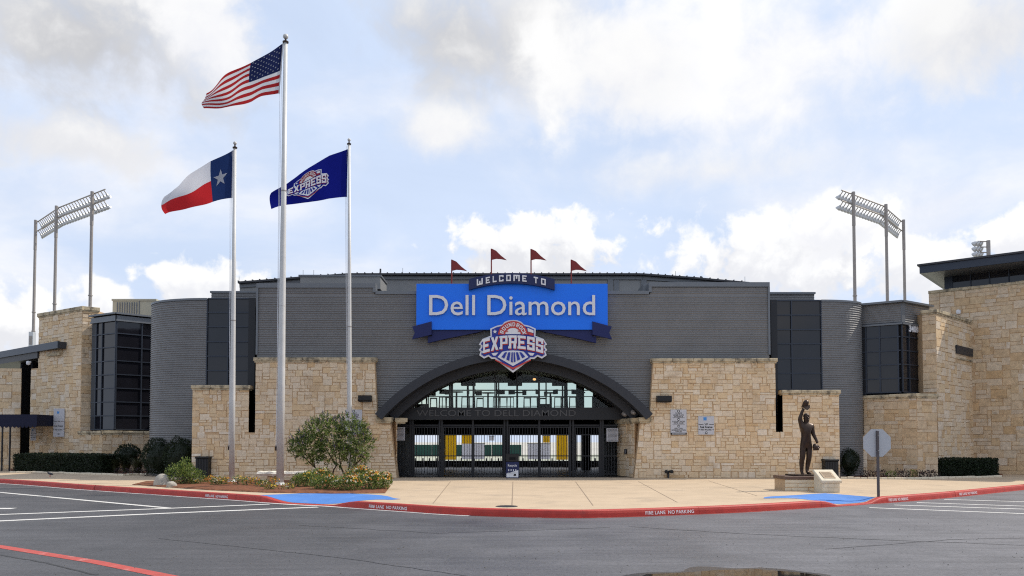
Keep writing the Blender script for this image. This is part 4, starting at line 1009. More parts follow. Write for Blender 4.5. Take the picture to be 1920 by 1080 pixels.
letters('Dell Diamond', sx(804.5), sx(1116), sz(591.2), sz(554), sign, .10, .004, silver_m, YP)
letters('WELCOME TO DELL DIAMOND', X_(782, yf), X_(1079, yf), Z_(780.5, yf), Z_(769, yf), hall, .03, .004, mat('letter_dark_grey', (.085, .085, .088), .5), yf - .125)
# WELCOME TO banner: block letters on an arched navy board
GL = {
 'W': [(0, 0, .22, 1), (.78, 0, 1, 1), (.22, 0, .39, .22), (.61, 0, .78, .22), (.39, 0, .61, .62)],
 'E': [(0, 0, .26, 1), (.26, .80, 1, 1), (.26, .40, .80, .60), (.26, 0, 1, .20)],
 'L': [(0, 0, .26, 1), (.26, 0, 1, .20)],
 'C': [(0, 0, .26, 1), (.26, .80, 1, 1), (.26, 0, 1, .20), (.74, .66, 1, .80), (.74, .20, 1, .34)],
 'O': [(0, 0, .26, 1), (.74, 0, 1, 1), (.26, .80, .74, 1), (.26, 0, .74, .20)],
 'M': [(0, 0, .22, 1), (.78, 0, 1, 1), (.22, .78, .39, 1), (.61, .78, .78, 1), (.39, .38, .61, 1)],
 'T': [(.37, 0, .63, .80), (0, .80, 1, 1)],
 'X': None, 'P': [(0, 0, .30, 1), (.30, .82, 1, 1), (.70, .54, 1, .82), (.30, .38, 1, .54)],
 'R': [(0, 0, .30, 1), (.30, .82, 1, 1), (.70, .56, 1, .82), (.30, .40, 1, .56), (.58, 0, .92, .40)],
 'S': [(0, .80, 1, 1), (0, .58, .32, .80), (0, .42, 1, .58), (.68, .20, 1, .42), (0, 0, 1, .20), (.72, .66, 1, .80), (0, .20, .28, .34)],
 'U': [(0, 0, .28, 1), (.72, 0, 1, 1), (.28, 0, .72, .2)], 'D': [(0, 0, .26, 1), (.26, .80, .8, 1), (.26, 0, .8, .20), (.74, .2, 1, .8)],
 'N': None, 'K': None}
GP = {'X': [[(0, 0), (.34, 0), (.5, .30), (.66, 0), (1, 0), (.69, .5), (1, 1), (.66, 1), (.5, .70), (.34, 1), (0, 1), (.31, .5)]],
      'N': [[(0, 0), (.26, 0), (.26, .55), (.74, 0), (1, 0), (1, 1), (.74, 1), (.74, .45), (.26, 1), (0, 1)]],
      'K': [[(0, 0), (.28, 0), (.28, .35), (.68, 0), (1, 0), (.55, .5), (1, 1), (.68, 1), (.28, .65), (.28, 1), (0, 1)]]}
def glyph(c):
    return GP[c] if c in GP else [[(a, b), (c_, b), (c_, d), (a, d)] for a, b, c_, d in GL[c]]
ban = thing('welcome_banner', 'navy arched banner reading WELCOME TO above the blue sign', 'sign', (sx(960), YP - .2, sz(540)))
def arcy(x, y0, y1, xa, xb):                           # pixel-space arch: ends y0, middle y1
    t = (x - xa) / (xb - xa) * 2 - 1; return y1 + (y0 - y1) * t * t
n = 24; top = [(sx(879 + 161 * i / n), sz(arcy(879 + 161 * i / n, 525, 513.5, 879, 1040))) for i in range(n + 1)]; bot = [(sx(879 + 161 * i / n), sz(arcy(879 + 161 * i / n, 545, 533, 879, 1040))) for i in range(n + 1)]
MB().prism(bot + top[::-1], SO, UX, UZ, NF, -.02, .22).build('board', navy_m, ban)
wp = [('W', 690, 730), ('E', 750, 778), ('L', 796, 822), ('C', 838, 868), ('O', 886, 917), ('M', 934, 976), ('E', 993, 1022), ('T', 1069, 1098), ('O', 1118, 1149)]
for c, a, b in wp:
    mb = MB()
    for poly in glyph(c):
        pl = []
        for u, v in poly:
            px = 700 + (a + (b - a) * u) / 3.556; yb = arcy(px, 537.8, 528.8, 893, 1026); yt = yb - 11.6
            pl.append((sx(px), sz(yb + (yt - yb) * v)))
        mb.prism(pl, SO, UX, UZ, NF, .221, .26)
    mb.build('letter', white_m, ban)
# ribbons under the board
rb = thing('navy_ribbon', 'folded navy metal ribbon curling under the blue sign', 'sign ornament', (sx(960), YP + .1, sz(640)))
for sgn in (1, -1):
    P = lambda pts: [(2 * sx(960) - zc(x, y)[0], zc(x, y)[1]) if sgn < 0 else zc(x, y) for x, y in (pts if sgn > 0 else pts)]
    MB().prism(P([(360, 676), (388, 676), (388, 634), (745, 634), (700, 648), (600, 668), (480, 692), (360, 720)]), SO, UX, UZ, NF, -.30, -.10).build('ribbon_tail', ribbon_m, rb)
    MB().prism(P([(258, 615), (388, 580), (388, 668), (258, 698), (276, 655)]), SO, UX, UZ, NF, -.08, .10).build('ribbon_fold', ribbon_m, rb)
# pennants on poles above the board
pg = [(846, 486, 531), (921, 465.5, 513), (996, 466, 513), (1072, 486, 531)]
for k, (px, yt, yb) in enumerate(pg):
    t = thing('red_pennant', ['leftmost of four red metal pennants above the blue sign', 'second red metal pennant from the left, above WELCOME TO', 'third red metal pennant from the left, above WELCOME TO', 'rightmost of four red metal pennants above the blue sign'][k], 'pennant', (sx(px), YP + .1, sz(yb)), 'red pennants above the sign')
    MB().tube([(sx(px), YP + .1, sz(yb + 6)), (sx(px), YP + .1, sz(yt))], .032, 8).build('pole', pennant_m, t)
    pts = [(px + .5, yt), (px + 9, yt + 4), (px + 18, yt + 13), (px + 29, yt + 21.5), (px + 18, yt + 19.5), (px + 9, yt + 19), (px + .5, yt + 21)]
    MB().prism([(sx(a), sz(b)) for a, b in pts], SO, UX, UZ, NF, -.12, -.06).build('flag', pennant_m, t)

# ================================================================== TEAM EMBLEM (used on the arch and on the flag)
def inset(poly, d):
    n = len(poly); out = []
    ar = sum(poly[i][0] * poly[(i + 1) % n][1] - poly[(i + 1) % n][0] * poly[i][1] for i in range(n)); s = 1 if ar > 0 else -1
    for i in range(n):
        p0, p1, p2 = Vector(poly[i - 1]), Vector(poly[i]), Vector(poly[(i + 1) % n])
        a, b = (p1 - p0).normalized(), (p2 - p1).normalized(); na, nb = Vector((-a.y, a.x)) * s, Vector((-b.y, b.x)) * s
        m = (na + nb); m = m.normalized() if m.length > 1e-4 else na
        k = d / max(.45, m.dot(na)); q = p1 + m * k; out.append((q.x, q.y))
    return out
def mirror(h): return h + [(1360 - x, y) for x, y in reversed(h) if abs(x - 680) > 1]
def arcpts(cx, cy, r, a0, a1, n): return [(cx + r * math.cos(R(a0 + (a1 - a0) * i / n)), cy - r * math.sin(R(a0 + (a1 - a0) * i / n))) for i in range(n + 1)]
def emblem_layers():
    half = [(680, 165), (750, 172), (812, 196), (848, 236), (940, 258), (1035, 300), (1030, 412), (1158, 462), (1212, 548), (1180, 562), (1186, 596), (1214, 634), (1184, 652), (1206, 714), (1132, 765), (1062, 732), (1012, 772), (966, 770), (680, 985)]
    half2 = [(680, 190), (744, 197), (796, 218), (832, 256), (930, 278), (1012, 316), (1006, 428), (1142, 480), (1182, 542), (1150, 560), (1160, 602), (1184, 632), (1154, 652), (1178, 700), (1130, 736), (1062, 704), (1004, 746), (956, 744), (680, 950)]
    Ls = [('silver', [mirror(half)], 0), ('blue', [mirror(half2)], 1)]
    Ls.append(('red', [arcpts(680, 420, 236, 6, 174, 20) + arcpts(680, 420, 128, 168, 12, 16)], 2))
    Ls.append(('silver', [arcpts(680, 388, 118, 0, 180, 16)], 2))
    Ls.append(('red', [[(575, 350), (600, 332), (606, 340), (582, 358)], [(785, 350), (760, 332), (754, 340), (778, 358)]], 3))
    Ls.append(('silver', [[(905, 290), (1000, 330), (1000, 372), (912, 346)]], 2)); Ls.append(('red', [[(914, 352), (1000, 380), (998, 414), (922, 398)]], 2))
    st = []
    for i in range(10):
        r = 36 if i % 2 == 0 else 15; a = R(90 + 36 * i); st.append((398 + r * math.cos(a), 350 - r * math.sin(a)))
    Ls.append(('silver', [st], 2))
    # ROUND ROCK round the ring
    ps = []; word = 'ROUND ROCK'; angs = [160, 141, 122, 104, 86, None, 66, 48, 31, 15]
    for c, a in zip(word, angs):
        if c == ' ': continue
        for g in glyph(c):
            o = []
            for u, v in g:
                rr = 152 + 60 * v; q = R(a + (.5 - u) * 13); o.append((680 + rr * math.cos(q), 420 - rr * math.sin(q)))
            ps.append(o)
    Ls.append(('silver', ps, 3))
    # EXPRESS
    cols = [(215, 318), (335, 452), (480, 594), (616, 738), (762, 878), (900, 1018), (1036, 1150)]
    def yt(x): return 408 + 66 * ((x - 680) / 470) ** 2
    def yb(x): return 612 + 76 * ((x - 680) / 470) ** 2
    w = []; sh = []
    for c, (a, b) in zip('EXPRESS', cols):
        for g in glyph(c):
            o = [(a + (b - a) * u, yb(a + (b - a) * u) + (yt(a + (b - a) * u) - yb(a + (b - a) * u)) * v) for u, v in g]
            w.append(o); sh.append([(x + 7, y + 15) for x, y in o])
        # serifs
        if c in 'EPR':
            for v in (0, 1):
                y = yb(a) if v == 0 else yt(a); w.append([(a - 12, y - (0 if v else 34)), (a - .5, y - (0 if v else 34)), (a - .5, y + (34 if v else 0)), (a - 12, y + (34 if v else 0))])
    Ls.append(('red', sh, 2)); Ls.append(('silver', w, 3))
    # cow-catcher: solid fan with blue slots
    Ls.append(('silver', [[(440, 745), (512, 662), (590, 648), (680, 643), (770, 648), (848, 662), (920, 745), (680, 885)]], 2))
    sl = []
    for t0, t1 in ((.10, .20), (.27, .37), (.43, .49), (.53, .59), (.65, .75), (.82, .92)):
        f = lambda t: lerp(525, 835, t); g = lambda t: lerp(455, 905, t); hb = lambda x: 742 + 118 * (1 - abs(x - 680) / 240) - 26
        sl.append([(f(t0), 672), (f(t1), 672), (g(t1), min(832, hb(g(t1)))), (g(t0), min(832, hb(g(t0))))])
    Ls.append(('blue', sl, 3))
    Ls.append(('silver', [[(345, 686), (452, 674), (410, 722), (372, 722)], [(1015, 686), (908, 674), (950, 722), (988, 722)]], 2))
    Ls.append(('red', [[(404, 782), (680, 908), (956, 782), (956, 800), (680, 938), (404, 800)]], 2))
    return Ls
EM = {'silver': silver_m, 'blue': lblue_m, 'red': lred_m}
em = thing('team_emblem', 'large shield emblem reading ROUND ROCK EXPRESS over the arch', 'emblem sign', (sx(963), YP - .6, sz(698)))
YE = YP - .62
def ez(x, y): return (X_(880 + x / 8.306, YE), Z_(580 + y / 8.306, YE))
nm = {('silver', 0): 'backplate', ('blue', 1): 'blue_field'}
for col_, polys, lv in emblem_layers():
    mb = MB()
    for p in polys:
        q = [ez(*a) for a in p]
        d0 = (-.16 if lv == 0 else .03 * lv - .03 + .002 * 1); mb.prism(q, (0, YE, 0), UX, UZ, NF, d0, .03 * lv + .004 * (1 if col_ == 'red' else 0))
    mb.build(nm.get((col_, lv), {'silver': 'silver_detail', 'red': 'red_detail', 'blue': 'blue_slot'}[col_]), EM[col_], em)
MB().box(X_(940, YE), X_(986, YE), YE + .161, YS - .02, Z_(650, YE), Z_(612, YE)).build('bracket', dark_m, em)

# ================================================================== SIGNS AND LAMPS ON THE WALLS
def wallsign(name, label, px0, px1, py0, py1, Y, draw, O=None, u=None, n=None):
    x0, x1, z1, z0 = X_(px0, Y), X_(px1, Y), Z_(py0, Y), Z_(py1, Y)
    t = thing(name, label, 'sign', ((x0 + x1) / 2, Y, z0)); w, h = x1 - x0, z1 - z0
    OO = Vector(((x0 + x1) / 2, Y, (z0 + z1) / 2)); u = u or UX; n = n or NF
    MB().bevbox(OO, u, UZ, n, -w / 2, w / 2, -h / 2, h / 2, -.055, 0, .008).build('panel', sgray_m, t)
    mb = MB(); draw(mb, lambda a, b: OO + u * (a * w / 2) + UZ * (b * h / 2), w, h, u, n)
    if mb.f: mb.build('print', [print_m, pblue_m, white_m, lred_m], t)
    return t
def disc(mb, O, u, n, r, mi, lift): mb.add([O + u * (r * math.cos(a)) + UZ * (r * math.sin(a)) + n * lift for a in [2 * math.pi * i / 16 for i in range(16)]], [tuple(range(16))], mi)
def arrow(mb, O, u, n, r, ang, mi, lift):
    c, s = math.cos(ang), math.sin(ang); P = [(r, 0), (0, r * .8), (0, r * .35), (-r, r * .35), (-r, -r * .35), (0, -r * .35), (0, -r * .8)]
    mb.add([O + u * (a * c - b * s) + UZ * (a * s + b * c) + n * lift for a, b in P], [(0, 1, 2, 3, 4, 5, 6)], mi)
def tickets(mb, P, w, h, u, n):
    f = h / 1.2
    for y, ang in ((.88, math.pi / 2), (.22, math.pi), (-.32, math.pi)):
        disc(mb, P(0, y), u, n, .062 * f, 0, .004); arrow(mb, P(0, y), u, n, .042 * f, ang, 2, .008)
    for y, s in ((.66, 'TICKETS'), (.52, 'HOME PLATE'), (.40, 'ENTRANCE'), (.0, 'LUXURY SUITES'), (-.12, 'INTEL CLUB'), (-.55, 'WILL CALL'), (-.68, 'ADMINISTRATION'), (-.80, 'OFFICES')):
        text_mb(mb, s, P(0, y), u, UZ, n, .085 * f, 0, .004, 'c', .02)
    for y in (.36, -.17): mb.obox(P(0, y), u, UZ, n, -w * .38, w * .38, -.006, .006, .002, .005, 0)
    mb.obox(P(0, -.94), u, UZ, n, -w * .5, w * .5, -h * .034, h * .045, .002, .010, 0)
    for y in (-.915, -.965): mb.obox(P(0, y), u, UZ, n, -w * .42, w * .42, -.006, .006, .011, .014, 2)
def vip(mb, P, w, h, u, n):
    mb.obox(P(-.15, .72), u, UZ, n, -.10 * w, .10 * w, -.10 * w, .10 * w, .002, .005, 1)
    for a, b, y in ((-.98, -.35, .10), (.35, .98, .10), (-.98, -.75, -.46), (.78, .98, -.46)): mb.obox(P((a + b) / 2, y), u, UZ, n, -(b - a) * w / 4, (b - a) * w / 4, -.012, .012, .002, .005, 0)
    text_mb(mb, 'VIP', P(0, .04), u, UZ, n, .16 * w, 0, .004, 'c', .02); text_mb(mb, 'Fuel Avenue', P(0, -.28), u, UZ, n, .20 * w, 0, .004, 'c', .03, width=.78 * w); text_mb(mb, 'FIRST PITCHING', P(0, -.54), u, UZ, n, .12 * w, 0, .004, 'c', .03, width=.66 * w)
    disc(mb, P(0, -.80), u, n, .085 * w, 0, .004); arrow(mb, P(0, -.80), u, n, .06 * w, math.pi, 2, .008)
ysg = D0 - .09
wallsign('notice_sign', 'tall grey tickets and will call sign on the right stone wall', 1257, 1287, 768, 815, ysg, tickets)
wallsign('notice_sign', 'squarish grey VIP sign with a blue square on the right stone wall', 1309, 1338.5, 780.5, 815, ysg, vip)
wallsign('notice_sign', 'tall grey tickets sign half hidden behind the flowering tree', 648, 679, 768, 815, ysg, tickets)
pv = at(111, 791, 49.5); 
wallsign('notice_sign', 'narrow grey VIP sign on the tall left pier', 101, 121.5, 766, 819, 49.05, vip)
wallsign('notice_sign', 'small pale sign at the pier foot beside the navy awning', 58.5, 69, 803, 826, 50.3, vip)
def rules(mb, P, w, h, u, n):
    for k in range(10): mb.obox(P(0, .82 - k * .18), u, UZ, n, -w * rnd.uniform(.36, .44), w * rnd.uniform(.36, .44), -.009, .009, .002, .005, 0)
for lab, a, b, y0, y1, Y in (('grey notice board of small print on the gate at the left', 739, 759.5, 801, 826, 40.3), ('grey notice board of small print on the gate at the right', 1137, 1159, 803, 828, 40.3)):
    wallsign('rules_board', lab, a, b, y0, y1, Y, rules)
def wallpack(label, px0, px1, py0, py1):
    Y = D0 - .06; x0, x1, z1, z0 = X_(px0, Y), X_(px1, Y), Z_(py0, Y), Z_(py1, Y); t = thing('wall_light', label, 'wall light', ((x0 + x1) / 2, Y, z0))
    MB().prism([(0, z0), (.30, z0), (.36, z0 + .06), (.36, z1 - .05), (.30, z1), (0, z1)], (x0, Y, 0), NF, UZ, UX, 0, x1 - x0).build('housing', black_m, t)
    MB().box(x0 + .05, x1 - .05, Y - .28, Y - .04, z0 - .02, z0 - .001).build('lens', tint_m, t)
    MB().box(x0 + .1, x1 - .1, Y - .001, Y + .07, z0 + .05, z1 - .05).build('mounting_plate', dark_m, t)
wallpack('black box wall light high on the left stone wall', 674, 698, 742, 753.5); wallpack('black box wall light high on the right stone wall', 1230, 1257, 742.5, 754.5)
def hydrant(label, px, py):
    p = at(px, py, D0 - .12); t = thing('fire_connection', label, 'fire connection', p)
    for s in (-1, 1):
        MB().lathe(p + Vector((s * .10, 0, 0)), [(.05, -.12), (.05, .12), (.085, .13), (.085, .22), (.06, .24)], 12, axis=(s * .15, -1, 0)).build('inlet', black_m, t)
    MB().tube([p + Vector((0, .05, .02)), p + Vector((0, .02, -.12)), (p.x, p.y, PZ)], .05, 8).build('riser_pipe', dark_m, t)
    MB().lathe(p + Vector((0, .14, 0)), [(.16, 0), (.16, .03)], 14, axis=(0, -1, 0)).build('wall_plate', dark_m, t)
hydrant('twin black fire hose inlets low on the right stone wall', 1253, 884); hydrant('twin black fire hose inlets beside the flowering tree', 678, 884)
def spot(label, px, py, Y):
    p = at(px, py, Y); t = thing('spotlight', label, 'spotlight', p)
    MB().tube([p, p + Vector((0, 0, .14))], .025, 6).build('stem', dark_m, t)
    MB().lathe(p + Vector((-.06, 0, .2)), [(.05, -.1), (.1, -.02), (.12, .12), (.10, .13)], 12, axis=(-.4, .8, .5)).build('lamp_head', tower_m, t)
spot('small spotlight on the left ledge under the arch end', 727, 780, 39.0); spot('outer small spotlight on the right ledge under the arch end', 1191, 782, 38.9); spot('inner small spotlight on the right ledge under the arch end', 1174, 785, 39.3)
wp_ = thing('wall_plaque', 'small dark plaque on the cheek wall right of the gates', 'plaque', at(1177, 847, 40)); uu, nn = inward(pB, pA); MB().obox(pB, uu, UZ, nn, 1.15, 1.45, Z_(851, 40), Z_(842, 40), .05, .08).build('plate', dark_m, wp_); MB().obox(pB, uu, UZ, nn, 1.18, 1.42, Z_(850, 40), Z_(843, 40), .081, .085).build('face', tint_m, wp_)
# ================================================================== GATES UNDER THE ARCH
YG = 40.6
zg1, zgr, zpost = Z_(800, YG), Z_(816, YG), Z_(786, YG)
gate_px = [(740, 767), (776, 822), (831, 886), (888, 944), (954, 1010), (1012, 1067), (1077, 1124), (1131, 1156)]
gl = ['narrow black picket panel at the far left of the gate line', 'black steel picket gate leaf, first from the left under the arch', 'black steel picket gate leaf in front of the left yellow banner', 'black steel picket gate leaf just left of the recycling bin', 'black steel picket gate leaf just right of the recycling bin', 'black steel picket gate leaf in front of the right yellow banner', 'black steel picket gate leaf, last on the right under the arch', 'narrow black picket panel at the far right of the gate line']
pick_me = None
for (a, b), lab in zip(gate_px, gl):
    x0, x1 = X_(a, YG), X_(b, YG); t = thing('picket_gate', lab, 'gate', ((x0 + x1) / 2, YG, PZ), 'picket gates under the arch')
    for z, h, nm_ in ((PZ + .08, .05, 'bottom_rail'), (PZ + 1.0, .05, 'middle_rail'), (zg1 - .05, .05, 'top_rail'), (zgr, .04, 'upper_rail')):
        MB().box(x0, x1, YG - .03, YG + .03, z, z + h).build(nm_, dark_m, t)
    if b - a > 35:
        MB().box(x0, x0 + .05, YG - .034, YG + .034, PZ + .05, zg1 + .003).build('stile', dark_m, t); MB().box(x1 - .05, x1, YG - .034, YG + .034, PZ + .05, zg1 + .003).build('stile', dark_m, t)
    k = max(3, round((x1 - x0) / .135))
    for i in range(1, k):
        x = x0 + (x1 - x0) * i / k
        if pick_me is None:
            pk = MB().box(x - .013, x + .013, YG - .013, YG + .013, PZ + .1, zg1).build('picket', dark_m, t); pick_me = (pk.data, x)
        else:
            o = bpy.data.objects.new('picket', pick_me[0]); COL.objects.link(o); o.parent = t
            o.location = (x - pick_me[1] + (X_(gate_px[0][0], YG) + X_(gate_px[0][1], YG)) / 2 - t.location.x, 0, 0)
for k, px in enumerate((770, 774, 824.5, 829, 887, 946, 951.5, 1011, 1069, 1074.5, 1126, 1130)):
    x = X_(px, YG); o = MB().bevbox((x, YG, PZ), UX, UZ, NF, -.05, .05, 0, zpost - PZ, -.05, .05, .006).build('gate_post', dark_m, None)
    tag(o, 'square black steel gate post, %s from the left under the arch' % ORD[k], 'gate post', 'gate posts under the arch')
o = MB().box(X_(738, YG), X_(1158, YG), YG + .06, YG + .14, Z_(799, YG), Z_(796, YG)).build('gate_header_bar', dark_m, None); tag(o, 'long black steel bar running across behind the gate posts', 'gate bar')
# banners hanging behind the gates
def banner(label, px0, px1, parts, Y=51.5):
    x0, x1 = X_(px0, Y), X_(px1, Y); zt_ = Z_(parts[0][1], Y); t = thing('hanging_banner', label, 'banner', ((x0 + x1) / 2, Y, Z_(parts[-1][2], Y)), 'banners hanging behind the gates')
    for m, a, b in parts: MB().box(x0, x1, Y - .006, Y + .006, Z_(b, Y), Z_(a, Y) - .003).build('fabric_panel', m, t)
    MB().tube([(x0 - .03, Y, zt_ + .02), (x1 + .03, Y, zt_ + .02)], .02, 6).build('top_rod', dark_m, t)
    for x in (x0 + .05, x1 - .05): MB().tube([(x, Y, zt_), (x, Y, zf - .36)], .008, 4).build('cord', dark_m, t)
banner('long yellow banner behind the second gate leaf from the left', 834, 856.5, [(yellow_m, 816, 862)])
banner('banner half yellow and half white behind the left gates', 866, 886, [(yellow_m, 816, 832), (wbanner_m, 832, 861)])
banner('short white banner left of the recycling bin', 890, 909, [(wbanner_m, 832, 861)])
banner('wide white banner right of the recycling bin', 989, 1031, [(wbanner_m, 832, 861)])
banner('long yellow banner behind the right gates', 1043, 1064.5, [(yellow_m, 816, 862)])
banner('small yellow banner high behind the right gates', 1018, 1031, [(yellow_m, 817, 830)], 51.4)
banner('narrow yellow banner beside the left notice board', 764, 770, [(yellow_m, 816, 832)]); banner('small grey square banner high left of the centre posts', 917, 927, [(wbanner_m, 818, 826)], 51.4)
# recycling bin
Yb_ = 38.2; x0, x1 = X_(948.5, Yb_), X_(973, Yb_); z1 = Z_(851, Yb_)
rb_ = thing('recycling_bin', 'navy recycling bin with a dark top standing before the gates', 'recycling bin', ((x0 + x1) / 2, Yb_, PZ))
zm = Z_(866, Yb_)
MB().bevbox((x0, Yb_, PZ), UX, UZ, NF, 0, x1 - x0, 0, zm - PZ, -.55, 0, .02).build('body', navy_m, rb_)
mb = MB(); w = x1 - x0; mb.bevbox((x0, Yb_, zm), UX, UZ, NF, 0, w, .002, z1 - zm, -.55, .01, .02); mb.build('top', black_m, rb_)
MB().obox((x0, Yb_, zm), UX, UZ, NF, w * .26, w * .74, .10, .22, .011, .03).build('opening', inner_m, rb_)
mb = MB(); text_mb(mb, 'Recycle', (x0 + w / 2, Yb_, zm - .22), UX, UZ, NF, .15, .003, .003, 'c', .01, width=w * .68)
for k in range(4): mb.obox((x0 + w * (.22 + .18 * k), Yb_, zm - .40), UX, UZ, NF, -.022, .022, -.035, .05, .002, .008)
for k in range(2): mb.obox((x0 + w / 2, Yb_, zm - .52 - .05 * k), UX, UZ, NF, -w * .36, w * .30, -.006, .006, .002, .006)
mb.prism([(w * .05, .02), (w * .95, .02), (w * .95, .36), (w * .05, .20)], (x0, Yb_, PZ + .03), UX, UZ, NF, .001, .006); mb.build('poster_print', white_m, rb_)
mb = MB(); mb.obox((x0 + w * .7, Yb_, PZ + .14), UX, UZ, NF, -.07, .05, -.02, .04, .007, .012); mb.obox((x0 + w * .66, Yb_, PZ + .19), UX, UZ, NF, -.02, .06, -.015, .02, .007, .012); mb.build('print', print_m, rb_)
# tables and stools of the lounge
def high_table(px, Y, lab):
    x = X_(px, Y, 750); t = thing('bar_table', lab, 'table', (x, Y, zf), 'bar tables in the upper lounge')
    MB().lathe((x, Y, zf + 1.05), [(.36, 0), (.38, .02), (.38, .05)], 16).build('table_top', dark_m, t); MB().tube([(x, Y, zf + .03), (x, Y, zf + 1.05)], .05, 8).build('pedestal', dark_m, t); MB().lathe((x, Y, zf), [(.28, 0), (.26, .02), (.05, .04)], 14).build('foot', dark_m, t)
tp = [(800, 'leftmost round bar table in the lounge behind the arch'), (856, 'second round bar table from the left in the lounge'), (915, 'round bar table left of centre in the lounge'), (970, 'round bar table at the centre of the lounge window'), (1032, 'round bar table right of centre in the lounge'), (1085, 'rightmost round bar table in the lounge behind the arch')]
for px, l in tp: high_table(px, 45.2 + rnd.uniform(-.5, .5), l)
for k, px in enumerate((785, 813, 830, 843, 872, 884, 900, 931, 944, 957, 988, 1001, 1018, 1046, 1058, 1074)):
    Y = 44.8 + rnd.uniform(-.8, 1.2); x = X_(px, Y, 750); t = thing('bar_stool', 'dark bar stool by the lounge tables, %s from the left' % ORD[k], 'stool', (x, Y, zf), 'bar stools in the upper lounge'); a = rnd.uniform(0, 6)
    MB().box(x - .19, x + .19, Y - .19, Y + .19, zf + .74, zf + .80).build('seat', dark_m, t); MB().obox((x, Y, zf + .8), (math.cos(a), math.sin(a), 0), UZ, (-math.sin(a), math.cos(a), 0), -.19, .19, .12, .38, .15, .19).build('backrest', dark_m, t)
    for sx_ in (-.17, .17):
        for sy_ in (-.17, .17): MB().tube([(x + sx_ * 1.15, Y + sy_ * 1.15, zf), (x + sx_, Y + sy_, zf + .74)], .018, 5).build('leg', dark_m, t)
    MB().box(x - .18, x + .18, Y - .18, Y + .18, zf + .25, zf + .27).build('foot_ring', dark_m, t)
# beyond: outfield wall, seats
ow = thing('outfield_wall', 'dark green outfield wall far across the field, seen through the gates', 'wall', (X_(850, 140), 140, -.64))
for k in range(9):
    a = X_(726 + 28 * k, 140); b = X_(726 + 28 * (k + 1), 140); MB().box(a + .03, b - .03, 140, 140.5, -.64, Z_(834, 140) + .02 * (k % 2)).build('wall_panel', green_m, ow)
for k in range(18):
    px = 742 + 23 * k + rnd.uniform(-3, 3); Y = 54.5; x = X_(px, Y, 870); zs_ = Z_(868 + rnd.uniform(-1.5, 2), Y)
    t = thing('stadium_chair', 'dark folding stadium chair beyond the gates, %s from the left' % ORD[k], 'seat', (x, Y, PZ), 'stadium chairs beyond the gates')
    MB().bevbox((x, Y, PZ), UX, UZ, NF, -.24, .24, zs_ - PZ - .45, zs_ - PZ, -.05, .0, .02).build('backrest', dark_m, t); MB().box(x - .23, x + .23, Y + .05, Y + .45, PZ + .38, PZ + .44).build('seat', dark_m, t)
    for s in (-.25, .25): MB().box(x + s - .03, x + s + .03, Y - .02, Y + .4, PZ, PZ + .62).build('arm', dark_m, t)
bw = MB().box(X_(735, 55.5), X_(1160, 55.5), 55.5, 55.7, PZ - .5, Z_(864, 55.5)).build('seating_parapet', inner_m, None); tag(bw, 'low dark parapet behind the seats beyond the gates', 'low wall')

# ================================================================== FLAGPOLES AND FLAGS
def flagpole(label, base, top_px, r0, r1, ball, coll):
    b = gnd(*base, PZ + .05); Y = b.y; tp_ = at(*top_px, Y); t = thing('flagpole', label, 'flagpole', b)
    ax = tp_ - b
    MB().tube([b, b + ax * .25, b + ax * .6, tp_], [r0, r0 * .97, lerp(r0, r1, .55), r1], 18).build('pole', pole_m, t, smooth=True)
    MB().lathe(b, [(r0 * 2.3, 0), (r0 * 2.2, .03), (r0 * 1.3, .08), (r0 * 1.05, .13)], 18).build('base_collar', pole_m, t, smooth=True)
    MB().lathe(tp_, [(r1 * 1.5, -.03), (r1 * 1.6, .02), (r1 * .6, .05), (r1 * .4, .14)], 14).build('truck', bronze_m, t)
    MB().lathe(tp_ + Vector((0, 0, .12 + ball)), [(ball * math.sin(math.pi * i / 10), -ball * math.cos(math.pi * i / 10)) for i in range(11)], 16).build('ball_finial', pole_m, t, smooth=True)
    for f in coll: MB().lathe(b + ax * f, [(lerp(r0, r1, f) * 1.06, -.03), (lerp(r0, r1, f) * 1.09, 0), (lerp(r0, r1, f) * 1.06, .03)], 14).build('joint_ring', tower_m, t)
    h = b + Vector((-r0 * 1.0 - .012, -.06, 0)); MB().tube([h + Vector((0, 0, 1.5)), tp_ + Vector((-r1 - .05, -.04, -.1))], .007, 5).build('halyard', white_m, t)
    MB().tube([b + ax * .98 + Vector((-r1 - .13, 0, 0)), b + ax * .5 + Vector((-r0 - .05, .03, 0)), b + Vector((-r0 - .02, .05, 1.5))], .007, 5).build('halyard', white_m, t)
    MB().obox(b + Vector((-r0 - .01, 0, 1.45)), UX, UZ, NF, -.05, .02, -.1, .1, -.03, .03).build('cleat', bronze_m, t)
    return Y
YT = flagpole('tallest central white flagpole flying the American flag', (525, 911), (535.5, 79), .145, .075, .105, (.40, .66))
YL = flagpole('shorter left flagpole flying the Texas flag', (434.5, 905), (440.5, 277), .115, .062, .075, (.48,))
YRt = flagpole('shorter right flagpole flying the navy team flag, behind the tree', (656, 897.5), (654.5, 270), .105, .062, .075, (.45,))
def polyl(pts, u):
    d = [0]
    for a, b in zip(pts[:-1], pts[1:]): d.append(d[-1] + math.hypot(b[0] - a[0], b[1] - a[1]))
    s = u * d[-1]
    for i in range(len(pts) - 1):
        if s <= d[i + 1] + 1e-9:
            t = (s - d[i]) / max(1e-9, d[i + 1] - d[i]); return (lerp(pts[i][0], pts[i + 1][0], t), lerp(pts[i][1], pts[i + 1][1], t))
    return pts[-1]
